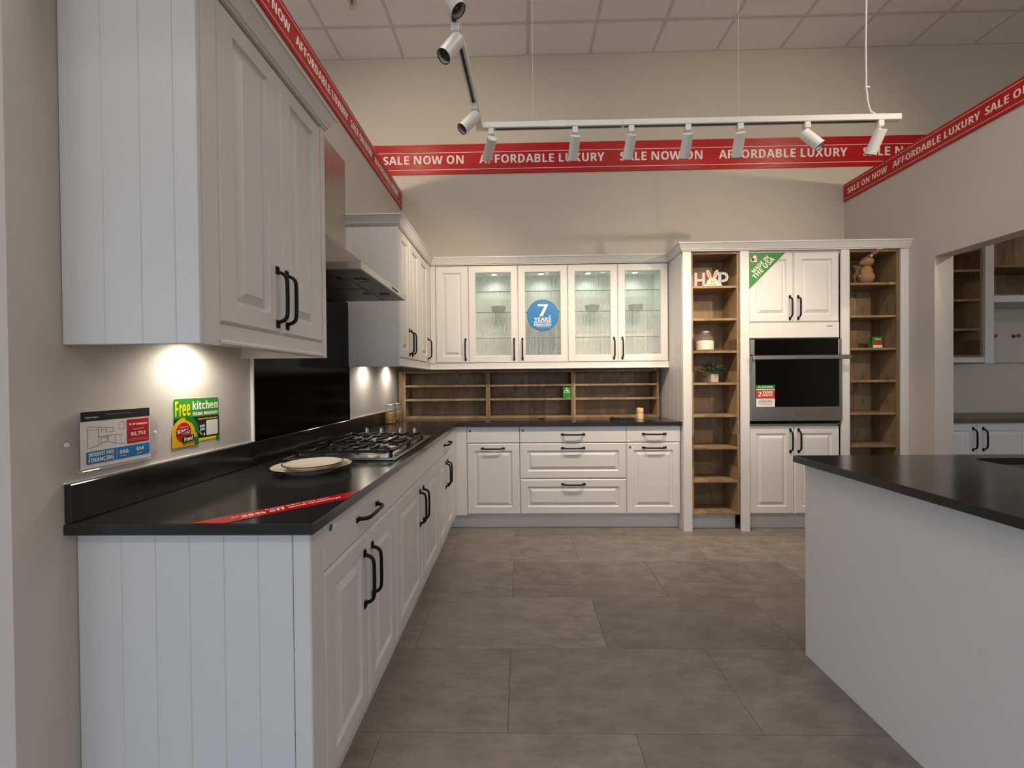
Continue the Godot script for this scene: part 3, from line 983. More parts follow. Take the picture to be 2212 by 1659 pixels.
func ribbed_pane(w: float, h: float) -> ArrayMesh:
	var st := nst()
	var ribs := 26
	var per := 6
	var pts := []
	for r in ribs:
		for k in per:
			var a := PI * k / per
			pts.append(Vector2(w * (r + (1.0 - cos(a)) * 0.5) / ribs, 0.002 + 0.0022 * sin(a)))
	pts.append(Vector2(w, 0.002))
	st.set_smooth_group(1)
	for i in pts.size() - 1:
		var a: Vector2 = pts[i]
		var b: Vector2 = pts[i + 1]
		st.set_smooth_group(1 + i / per)
		face(st, [Vector3(a.x, 0, -a.y), Vector3(b.x, 0, -b.y), Vector3(b.x, h, -b.y), Vector3(a.x, h, -a.y)], Vector3.FORWARD)
	st.set_smooth_group(-1)
	face(st, [Vector3(0, 0, 0.002), Vector3(w, 0, 0.002), Vector3(w, h, 0.002), Vector3(0, h, 0.002)], Vector3.BACK)
	for y in [0.0, h]:
		var loop := [Vector3(0, y, 0.002)]
		for p in pts: loop.append(Vector3(p.x, y, -p.y))
		loop.append(Vector3(w, y, 0.002))
		for i in range(1, loop.size() - 2):
			face(st, [loop[i], loop[i + 1], Vector3(loop[i + 1].x, y, 0.002), Vector3(loop[i].x, y, 0.002)], Vector3.UP if y > 0 else Vector3.DOWN)
	face(st, [Vector3(0, 0, 0.002), Vector3(0, h, 0.002), Vector3(0, h, -0.002), Vector3(0, 0, -0.002)], Vector3.LEFT)
	face(st, [Vector3(w, 0, 0.002), Vector3(w, h, 0.002), Vector3(w, h, -0.002), Vector3(w, 0, -0.002)], Vector3.RIGHT)
	return fin(st)

func build_towers() -> void:
	var d := 3.38
	# plank side facing the worktop, posts and the two oak bookcases
	plank_panel("white plank side of the tall units, above the worktop's right end", v(1.354, 0, 4.018), PI * 1.5, [0.0, 0.09, 0.18, 0.27, 0.36, 0.45, 0.54, 0.634], 0.0, 2.322, 0.018)
	var posts := [[1.3545, 1.4265, "tall white post between the worktop and the open bookcase"], [1.8265, 1.900, "tall white post between the open bookcase and the oven tower"], [2.648, 2.7145, "tall white post on the right of the oven tower"], [3.1285, 3.194, "tall white post against the right partition"]]
	for p in posts:
		var t := thing("tall_post", p[2], "post", v(p[0], 0, 3.362), 0.0, "tall white posts of the oven wall")
		part(t, "post", box(v(0, 0, 0.0175), v(p[1] - p[0], 2.322, 0.0), 0.002), M.paint)
	var sh := [2.032, 1.763, 1.494, 1.228, 0.959, 0.690, 0.413]
	bookcase("tall oak bookcase with a bunny sign on top shelf, left of the oven", 1.4275, 1.8255, d, 0.25, 0.135, 2.3215, sh, M.oak, "tall open oak bookcases")
	bookcase("tall oak bookcase holding a wicker rabbit, right of the oven", 2.7155, 3.1275, d, 0.25, 0.135, 2.3215, sh.map(func(y): return y + 0.010), M.oak_b, "tall open oak bookcases")
	for p in [[1.4275, 1.8255, "white plinth board under the tall bookcase left of the oven"], [1.901, 2.647, "white plinth board under the oven tower"], [2.7155, 3.1275, "white plinth board under the tall bookcase right of the oven"]]:
		var t := thing("plinth", p[2], "plinth", v(p[0], 0, 3.455))
		part(t, "board", box(v(0, 0, 0), v(p[1] - p[0], 0.133, 0.016), 0.001), M.paint)
	# oven tower cabinet
	var x0 := 1.901
	var w := 0.746
	var t := thing("oven_tower", "tall white oven cabinet with doors above and below a black oven", "cabinet", v(x0, 0, d))
	part(t, "body", box(Vector3(0, 0.135, -0.6), Vector3(w, 0.905, -0.0235)), M.paint)
	part(t, "body", box(Vector3(0, 1.60, -0.6), Vector3(w, 2.3215, -0.0235)), M.paint)
	front(t, {"k": "door", "x": 0.0, "y": 0.14, "w": w / 2, "h": 0.735, "hv": "v", "hx": w / 2 - 0.034, "hy": 0.75})
	front(t, {"k": "door", "x": w / 2, "y": 0.14, "w": w / 2, "h": 0.735, "hv": "v", "hx": w / 2 + 0.034, "hy": 0.75})
	front(t, {"k": "door", "x": 0.0, "y": 1.732, "w": w / 2, "h": 0.583, "hv": "v", "hx": w / 2 - 0.034, "hy": 1.852})
	front(t, {"k": "door", "x": w / 2, "y": 1.732, "w": w / 2, "h": 0.583, "hv": "v", "hx": w / 2 + 0.034, "hy": 1.852})
	part(t, "filler_panel", ringed(w - 0.003, 0.128, FLAT), M.paint, Vector3(0.0015, 1.602, 0))
	build_oven(v(x0 - 0.002, 0.885, d), w + 0.004)

func build_oven(at: Vector3, w: float) -> void:
	var t := thing("built_in_oven", "black glass and stainless built-in wall oven in the white tower", "oven", at)
	part(t, "chassis", box(Vector3(0.006, 0.0, -0.55), Vector3(w - 0.006, 0.705, 0.002)), M.dark)
	part(t, "control_panel", box(Vector3(0.040, 0.575, 0.0025), Vector3(w - 0.034, 0.705, 0.026), 0.002), M.black_gloss)
	part(t, "side_trim", box(Vector3(0.004, 0.575, 0.0025), Vector3(0.0395, 0.705, 0.025), 0.002), M.steel)
	part(t, "side_trim", box(Vector3(w - 0.0335, 0.575, 0.0025), Vector3(w - 0.004, 0.705, 0.025), 0.002), M.steel)
	var door := part(t, "door", box(Vector3(0.004, 0.034, 0.0025), Vector3(w - 0.004, 0.569, 0.032), 0.003), M.steel)
	part(door, "glass", box(Vector3(0.040, 0.149, 0.0322), Vector3(w - 0.034, 0.566, 0.036), 0.001), M.black_gloss)
	var hb := nst()
	sweep(hb, [Vector3(-0.002, 0.0, 0), Vector3(w + 0.016, 0.0, 0)], [Vector2(0.017, 0.007), Vector2(0.013, 0.010), Vector2(-0.013, 0.010), Vector2(-0.017, 0.007), Vector2(-0.017, -0.007), Vector2(-0.013, -0.010), Vector2(0.013, -0.010), Vector2(0.017, -0.007)], Vector3.UP, false)
	bx(hb, Vector3(0.02, -0.012, -0.05), Vector3(0.045, 0.012, -0.008), 0.002)
	bx(hb, Vector3(w - 0.045, -0.012, -0.05), Vector3(w - 0.02, 0.012, -0.008), 0.002)
	part(door, "handle", fin(hb), M.steel, Vector3(0, 0.552, 0.085))
	# round maker's emblem on the steel strip
	var em := nst()
	lathe(em, [Vector2(0.0125, 0), Vector2(0.0155, 0), Vector2(0.0155, 0.0012), Vector2(0.0125, 0.0012), Vector2(0.0125, 0)], 28, Transform3D(Basis(Vector3.RIGHT, PI / 2), Vector3.ZERO))
	var em_o := part(door, "emblem", fin(em), M.steel_soft, Vector3(w * 0.5, 0.088, 0.0322))
	lettering(em_o, "GE", 0.014, 0.010, Vector3(0, 0, 0.0005), M.steel_soft, serif, Basis.IDENTITY, 0.0008)
	part(t, "vent_slot", box(Vector3(0.012, 0.012, 0.0025), Vector3(w - 0.03, 0.030, 0.018), 0.001), M.black_gloss)
	part(t, "bottom_trim", box(Vector3(0.004, 0.0, 0.0025), Vector3(w - 0.004, 0.008, 0.02), 0.001), M.steel)
	# offer card on the glass
	var s := thing("offer_card", "small green, red and white offer card stuck on the oven glass", "sticker", at + Vector3(0.042, 0.151, 0.0362))
	part(s, "sheet", box(Vector3(0, 0, 0), Vector3(0.152, 0.178, 0.0006)), M.paper)
	part(s, "green_band", box(Vector3(0, 0.145, 0.0006), Vector3(0.152, 0.178, 0.001)), M.green)
	part(s, "red_band", box(Vector3(0, 0.067, 0.0006), Vector3(0.152, 0.139, 0.001)), M.orange_red)
	lettering(s, "ALL APPLIANCES", 0.125, 0.0125, Vector3(0.076, 0.163, 0.001), M.print_white)
	lettering(s, "2", 0.029, 0.040, Vector3(0.029, 0.104, 0.001), M.print_white)
	lettering(s, "YEARS", 0.083, 0.017, Vector3(0.092, 0.120, 0.001), M.print_white)
	lettering(s, "INTEREST FREE", 0.083, 0.008, Vector3(0.092, 0.105, 0.001), M.print_white)
	lettering(s, "FINANCING", 0.083, 0.012, Vector3(0.092, 0.092, 0.001), M.print_white)
	lettering(s, "LOWEST PRICE", 0.10, 0.0085, Vector3(0.076, 0.054, 0.0006), M.green)
	lettering(s, "GUARANTEED", 0.118, 0.0115, Vector3(0.076, 0.041, 0.0006), M.dark_teal)
	for y in [0.027, 0.020, 0.013]: part(s, "print_line", box(Vector3(0.02, y, 0.0006), Vector3(0.13, y + 0.002, 0.001)), M.grey_line)

func build_island() -> void:
	var t := thing("kitchen_island", "white kitchen island with plain side panel under the black island top", "island", v(1.30, 0, 1.862))
	var w := 1.45
	part(t, "corner_strip", box(v(0, 0, -0.045), v(0.02, 0.884, 0), 0.001), M.paint)
	part(t, "side_panel", box(v(0, 0, -2.25), v(0.02, 0.884, -0.0455), 0.001), M.paint)
	part(t, "end_side", box(v(0.0205, 0, -0.02), v(w, 0.884, 0), 0.001), M.paint)
	part(t, "side_panel", box(v(w - 0.02, 0, -2.25), v(w, 0.884, -0.0205), 0.001), M.paint)
	part(t, "end_side", box(v(0.0205, 0, -2.25), v(w - 0.0205, 0.884, -2.23), 0.001), M.paint)
	part(t, "base_board", box(v(0.0205, 0.0, -2.2295), v(w - 0.0205, 0.06, -0.0205)), M.paint)
	# island top with the cut-out of the sink
	var st := nst()
	var xa := 1.25
	var xb := 2.78
	var da := -0.42
	var db := 1.868
	var sa := 1.935
	var sb := 2.62
	var ca := 1.36
	var cb := 1.783
	var hole := rounded_rect(sa, ca, sb, cb, 0.07, 6)
	var y0 := 0.885
	var y1 := 0.915
	var ch := 0.0025
	# top and bottom as a ring between the hole and the outline: four corner-to-corner strips
	var per := hole.size() / 4
	var out := [Vector2(xb, db), Vector2(xa, db), Vector2(xa, da), Vector2(xb, da)]
	for lv in [[y1, Vector3.UP, ch], [y0, Vector3.DOWN, ch]]:
		for q in 4:
			var o: Vector2 = out[q] + Vector2(-sign(out[q].x - 2.0), -sign(out[q].y - 0.8)) * lv[2]
			for k in per - 1:
				var a: Vector2 = hole[q * per + k]
				var b: Vector2 = hole[q * per + k + 1]
				face(st, [v(o.x, lv[0], o.y), v(a.x, lv[0], a.y), v(b.x, lv[0], b.y)], lv[1])
			var q2 := (q + 1) % 4
			var o2: Vector2 = out[q2] + Vector2(-sign(out[q2].x - 2.0), -sign(out[q2].y - 0.8)) * lv[2]
			var e: Vector2 = hole[q * per + per - 1]
			var f: Vector2 = hole[q2 * per]
			face(st, [v(o.x, lv[0], o.y), v(e.x, lv[0], e.y), v(f.x, lv[0], f.y), v(o2.x, lv[0], o2.y)], lv[1])
	for q in 4:
		var p: Vector2 = out[q]
		var r: Vector2 = out[(q + 1) % 4]
		var pi := p + Vector2(-sign(p.x - 2.0), -sign(p.y - 0.8)) * ch
		var ri := r + Vector2(-sign(r.x - 2.0), -sign(r.y - 0.8)) * ch
		var mid := (p + r) * 0.5 - Vector2((xa + xb) / 2, (da + db) / 2)
		var o := v(mid.x, 0, mid.y)
		face(st, [v(p.x, y0 + ch, p.y), v(r.x, y0 + ch, r.y), v(r.x, y1 - ch, r.y), v(p.x, y1 - ch, p.y)], o)
		face(st, [v(p.x, y1 - ch, p.y), v(r.x, y1 - ch, r.y), v(ri.x, y1, ri.y), v(pi.x, y1, pi.y)], o + Vector3.UP)
		face(st, [v(p.x, y0 + ch, p.y), v(r.x, y0 + ch, r.y), v(ri.x, y0, ri.y), v(pi.x, y0, pi.y)], o - Vector3.UP)
	var c := Vector2((sa + sb) / 2, (ca + cb) / 2)
	for k in hole.size():
		var a := hole[k]
		var b := hole[(k + 1) % hole.size()]
		var m := c - (a + b) * 0.5
		face(st, [v(a.x, y0, a.y), v(b.x, y0, b.y), v(b.x, y1, b.y), v(a.x, y1, a.y)], v(m.x, 0, m.y))
	var top := part(self, "island_top", fin(st), M.quartz)
	tag(top, "black quartz top of the kitchen island with a sink cut-out", "worktop")
	# undermount sink
	var sk := thing("sink", "stainless undermount sink set in the black island top", "sink", v(c.x, 0.884, c.y))
	var ss := nst()
	var rim := rounded_rect(sa - 0.006 - c.x, ca - 0.006 - c.y, sb + 0.006 - c.x, cb + 0.006 - c.y, 0.075, 6)
	var bot := rounded_rect(sa + 0.01 - c.x, ca + 0.01 - c.y, sb - 0.01 - c.x, cb - 0.01 - c.y, 0.075, 6)
	for k in rim.size():
		var k2 := (k + 1) % rim.size()
		var m := -(rim[k] + rim[k2])
		face(ss, [v(rim[k].x, 0, rim[k].y), v(rim[k2].x, 0, rim[k2].y), v(bot[k2].x, -0.2, bot[k2].y), v(bot[k].x, -0.2, bot[k].y)], v(m.x, 0, m.y))
	var flat := []
	for p in bot: flat.append(v(p.x, -0.2, p.y))
	face(ss, flat, Vector3.UP)
	part(sk, "basin", fin(ss), M.steel)
	part(sk, "drain", lathe_mesh([Vector2(0, 0), Vector2(0.045, 0), Vector2(0.045, 0.003), Vector2(0.03, 0.003), Vector2(0.028, 0.001), Vector2(0, 0.001)], 24), M.steel_soft, Vector3(0, -0.1995, 0))

func build_next_room() -> void:
	# the display beyond the opening
	var xw := 3.336
	var t := thing("upper_bookcase", "dim open oak wall shelf in white frame, seen through the opening", "bookcase", v(xw + 0.02, 0, 3.70))
	var x1 := 0.785
	part(t, "side_panel", box(v(0.02, 1.44, 0.0), v(0.04, 2.7, 0.30), 0.001), M.oak)
	part(t, "side_panel", box(v(x1, 1.44, 0.0), v(x1 + 0.022, 2.7, 0.30), 0.001), M.oak)
	part(t, "back_panel", box(v(0.04, 1.44, 0.29), v(x1, 2.7, 0.30)), M.oak)
	part(t, "bottom_panel", box(v(0.04, 1.44, 0.0), v(x1, 1.46, 0.288), 0.001), M.oak)
	for y in [1.69, 1.955, 2.22, 2.485]:
		part(t, "shelf", box(v(0.04, y - 0.01, 0.002), v(x1, y + 0.01, 0.288), 0.001), M.oak)
	part(t, "frame_stile", box(v(x1 + 0.0225, 1.385, -0.02), v(x1 + 0.10, 2.75, 0.30), 0.002), M.paint)
	part(t, "frame_rail", box(v(0.02, 1.395, -0.015), v(x1 + 0.022, 1.4395, 0.30), 0.002), M.paint)
	part(t, "top_panel", box(v(0.02, 2.7005, 0.0), v(x1 + 0.022, 2.75, 0.30), 0.001), M.paint)
	var x2 := xw + 0.02 + x1 + 0.101
	t = thing("bridge_shelf", "dark open oak bridge cabinet with white bottom rail, beyond the opening", "shelf", v(x2, 0, 3.70))
	part(t, "back_panel", box(v(0, 1.99, 0.29), v(1.1, 2.7, 0.30)), M.oak_b)
	part(t, "shelf", box(v(0, 2.245, 0.005), v(1.1, 2.265, 0.288), 0.001), M.oak_b)
	part(t, "bottom_panel", box(v(0, 1.99, 0.0), v(1.1, 2.005, 0.288), 0.001), M.oak_b)
	part(t, "frame_rail", box(v(0, 1.93, -0.018), v(1.1, 1.9895, 0.30), 0.002), M.paint)
	part(t, "top_panel", box(v(0, 2.7005, 0.0), v(1.1, 2.75, 0.30), 0.001), M.paint)
	t = thing("hook_board", "grey panelled hook board below the dark bridge cabinet", "hook board", v(x2, 0, 3.99))
	part(t, "board", box(v(0, 1.40, 0.0), v(1.1, 1.70, 0.028), 0.002), M.wall_side)
	for k in 3:
		var st := nst()
		var c := Vector3(0.095 + 0.22 * k, 1.655, 0)
		lathe(st, [Vector2(0, 0), Vector2(0.018, 0), Vector2(0.018, 0.005), Vector2(0.007, 0.008), Vector2(0.006, 0.03), Vector2(0.016, 0.038), Vector2(0.018, 0.048), Vector2(0, 0.054)], 16, Transform3D(Basis(Vector3.RIGHT, PI / 2), c))
		part(t, "hook", fin(st), M.gold)
	var bt := part(self, "marble_worktop", box(v(xw, 0.885, 4.019), v(5.3, 0.915, 3.405), 0.003), M.marble)
	tag(bt, "brown marbled worktop over the cabinets beyond the opening", "worktop")
	var labels := ["white two-door base cabinet under the marbled worktop, nearest the opening", "white two-door base cabinet under the marbled worktop, farther from the opening"]
	for i in 2:
		var x := xw + 0.03 + 0.915 * i
		base_unit(labels[i], v(x, 0, 3.432), 0.0, 0.914, [
			{"k": "door", "x": 0.0, "y": 0.135, "w": 0.457, "h": 0.747, "hv": "v", "hx": 0.415, "hy": 0.745},
			{"k": "door", "x": 0.457, "y": 0.135, "w": 0.457, "h": 0.747, "hv": "v", "hx": 0.499, "hy": 0.745}], "white base cabinets beyond the opening", 0.13, 0.884, 0.585)
	var pl := thing("plinth", "white plinth board under the cabinets beyond the opening", "plinth", v(xw + 0.03, 0, 3.51))
	part(pl, "board", box(v(0, 0, 0), v(1.829, 0.13, 0.016)), M.paint)

func build_tracks() -> void:
	var y := 2.762
	var t := thing("light_track", "white track rail over the kitchen that turns toward the shop", "track light", v(0, y, 2.4))
	part(t, "rail", box(v(-0.245, 0.0, 0.018), v(0.62, 0.034, -0.018), 0.002), M.white_metal)
	part(t, "joint", box(v(0.185, -0.001, 0.019), v(0.285, 0.035, -0.019), 0.001), M.white_metal)
	part(t, "rail", box(v(0.621, 0.0, 0.018), v(2.225, 0.034, -0.018), 0.002), M.white_metal)
	for q in [[-0.13, 0.615], [0.63, 2.1]]:
		part(t, "track_slot", box(v(q[0], -0.002, 0.007), v(q[1], 0.0, -0.007)), M.iron)
	var st := nst()
	sweep(st, [v(-0.222, 0.017, -0.019), v(-0.33, 0.017, -2.3)], [Vector2(0.018, 0.017), Vector2(-0.018, 0.017), Vector2(-0.018, -0.017), Vector2(0.018, -0.017)], Vector3.RIGHT, false)
	part(t, "rail", fin(st), M.white_metal)
	st = nst()
	sweep(st, [v(-0.226, -0.001, -0.1), v(-0.33, -0.001, -2.2)], [Vector2(0.007, 0.001), Vector2(-0.007, 0.001), Vector2(-0.007, -0.001), Vector2(0.007, -0.001)], Vector3.RIGHT, false)
	part(t, "track_slot", fin(st), M.iron)
	for p in [[-0.252, -0.62], [0.094, 0.0], [1.30, 0.0]]:
		st = nst()
		cyl(st, v(p[0], 0.034, p[1]), v(p[0], 4.488 - y, p[1]), 0.0008, 6)
		part(t, "suspension_wire", fin(st), M.white_metal)
	var cord := part(self, "power_cord", cord_mesh(), M.white_metal)
	tag(cord, "white power cord hanging from the ceiling to the end of the track", "cord")
	# lamp heads: x, aim, strength
	var g := "white cylindrical track spotlights"
	var heads := [
		[-0.155, v(-0.75, 1.7, 3.9), 1.1, "white track spotlight leaning left, next to the corner of the track"],
		[0.341, v(0.25, 1.2, 3.6), 1.1, "white track spotlight pointing at the glazed cabinets, beside the rail joint"],
		[0.670, v(0.55, 1.0, 3.6), 1.1, "white track spotlight pointing at the cabinets, third from the track corner"],
		[1.001, v(1.08, 1.0, 3.6), 1.1, "white track spotlight pointing at the cabinets, fourth from the track corner"],
		[1.305, v(1.55, 1.0, 3.6), 1.1, "white track spotlight pointing at the tall bookcase, fifth from the track corner"],
		[1.691, v(2.10, 2.0, 2.12), 0.0, "unlit white track spotlight swung round with its lens toward the shop"],
		[2.111, v(1.97, 1.4, 3.1), 1.1, "white track spotlight under the end of the track by the power cord"]]
	for h in heads:
		spot_head(h[3], v(h[0], y, 2.4), h[1], h[2], g)
	spot_head("unlit white track spotlight tilted at the left wall, nearest the track corner", v(-0.2315, y, 2.18), v(-0.80, 1.93, 1.88), 0.0, g)
	spot_head("unlit white track spotlight tilted at the left wall, farther from the track corner", v(-0.2545, y, 1.695), v(-0.62, 1.93, 1.37), 0.0, g)
	spot_head("unlit white track spotlight pointing across the kitchen, at the open end of the rail", v(-0.266, y, 1.45), v(0.34, 1.75, 1.50), 0.0, g)
	# a second track above the shop floor behind the camera lights the wall and the banners
	t = thing("light_track", "white track rail above the shop floor, facing the kitchen", "track light", v(0, 3.04, -0.25))
	part(t, "rail", box(v(-2.3, 0.0, 0.018), v(5.2, 0.034, -0.018), 0.002), M.white_metal)
	for x in [-1.9, 1.5, 4.9]:
		st = nst()
		cyl(st, v(x, 0.034, 0), v(x, 4.489 - 3.04, 0), 0.0014, 6)
		part(t, "suspension_wire", fin(st), M.white_metal)
	for h in [[-1.95, v(-0.9, 3.0, 4.0)], [3.1, v(1.9, 1.9, 4.0)], [4.8, v(2.4, 3.0, 4.0)]]:
		spot_head("white track spotlight on the rail above the shop floor", v(h[0], 3.04, -0.25), h[1], 5.5, "spotlights on the rail above the shop floor", 24.0)

func cord_mesh() -> ArrayMesh:
	var st := nst()
	var path := [v(2.045, 4.488, 2.4), v(2.048, 4.0, 2.4), v(2.038, 3.5, 2.4), v(2.034, 3.2, 2.4), v(2.036, 2.96, 2.4), v(2.045, 2.87, 2.4), v(2.06, 2.82, 2.4), v(2.09, 2.802, 2.4), v(2.13, 2.802, 2.4), v(2.17, 2.799, 2.4)]
	sweep(st, path, round_section(0.0045, 8), Vector3.BACK)
	bx(st, v(2.028, 2.955, 2.406), v(2.052, 2.963, 2.394))
	return fin(st)

func build_banners() -> void:
	var coro := mat(Color(0.74, 0.008, 0.04), 0.22)
	coro.metallic_specular = 0.5
	# fluted plastic board: fine lengthwise ribs in the relief
	var rib := image_tex(64, func(_x, y):
		var s := 0.5 + 0.5 * sin(y * TAU / 8.0)
		return Color(s, s, s))
	coro.heightmap_enabled = false
	var hm := Image.create(64, 64, false, Image.FORMAT_RGB8)
	for yy in 64:
		var s := 0.5 + 0.5 * sin(yy * TAU / 8.0)
		for xx in 64: hm.set_pixel(xx, yy, Color(s, s, s))
	hm.bump_map_to_normal_map(3.0)
	hm.generate_mipmaps()
	coro.normal_enabled = true
	coro.normal_texture = ImageTexture.create_from_image(hm)
	coro.normal_scale = 0.5
	coro.uv1_triplanar = true
	coro.uv1_scale = Vector3.ONE * 12.0
	M.coro = coro
	# back wall
	var t := thing("sale_banner", "long red sale banner high on the back wall", "banner", v(-2.1, 3.33, 4.019))
	part(t, "board", box(v(0, 0, 0), v(6.6, 0.293, -0.010), 0.001), coro)
	for y in [0.0415, 0.2085]: part(t, "stripe", box(v(0.01, y, -0.010), v(6.59, y + 0.005, -0.0108)), M.print_white)
	var z := 0.0105
	for q in [[-1.339, -0.536, "SALE NOW ON"], [-0.380, 0.857, "AFFORDABLE LUXURY"], [1.011, 1.815, "SALE NOW ON"], [1.977, 3.217, "AFFORDABLE LUXURY"], [3.368, 4.172, "SALE NOW ON"]]:
		lettering(t, q[2], q[1] - q[0], 0.083, Vector3((q[0] + q[1]) / 2 + 2.1, 0.1415, z), M.print_white)
	# left partition: faces right
	t = thing("sale_banner", "red sale banner along the top of the left partition", "banner", v(-1.164, 2.985, 0.92), PI / 2)
	part(t, "board", box(Vector3(0, 0, 0), Vector3(3.088, 0.172, 0.010), 0.001), coro)
	for y in [0.020, 0.148]: part(t, "stripe", box(Vector3(0.005, y, 0.010), Vector3(3.083, y + 0.003, 0.0108)), M.print_white)
	for q in [[0.98, 1.36, "AFFORDABLE LUXURY", 0.92 - 0.0], [1.63, 2.046, "SALE ON NOW", 0.0], [2.102, 2.739, "AFFORDABLE LUXURY", 0.0], [2.787, 3.191, "SALE ON NOW", 0.0], [3.248, 3.876, "AFFORDABLE LUXURY", 0.0]]:
		lettering(t, q[2], q[1] - q[0], 0.052, Vector3((q[0] + q[1]) / 2 - 0.92, 0.086, 0.0105), M.print_white)
	# right partition: faces left
	t = thing("sale_banner", "red sale banner along the top of the right partition", "banner", v(3.194, 2.985, 4.012), -PI / 2)
	part(t, "board", box(Vector3(0, 0, 0), Vector3(3.4, 0.168, 0.010), 0.001), coro)
	for y in [0.020, 0.145]: part(t, "stripe", box(Vector3(0.005, y, 0.010), Vector3(3.395, y + 0.003, 0.0108)), M.print_white)
	for q in [[3.966, 3.548, "SALE ON NOW"], [3.494, 2.846, "AFFORDABLE LUXURY"], [2.816, 2.398, "SALE ON NOW"], [2.344, 1.696, "AFFORDABLE LUXURY"], [1.65, 1.24, "SALE ON NOW"]]:
		lettering(t, q[2], q[0] - q[1], 0.052, Vector3(4.012 - (q[0] + q[1]) / 2, 0.084, 0.0105), M.print_white)

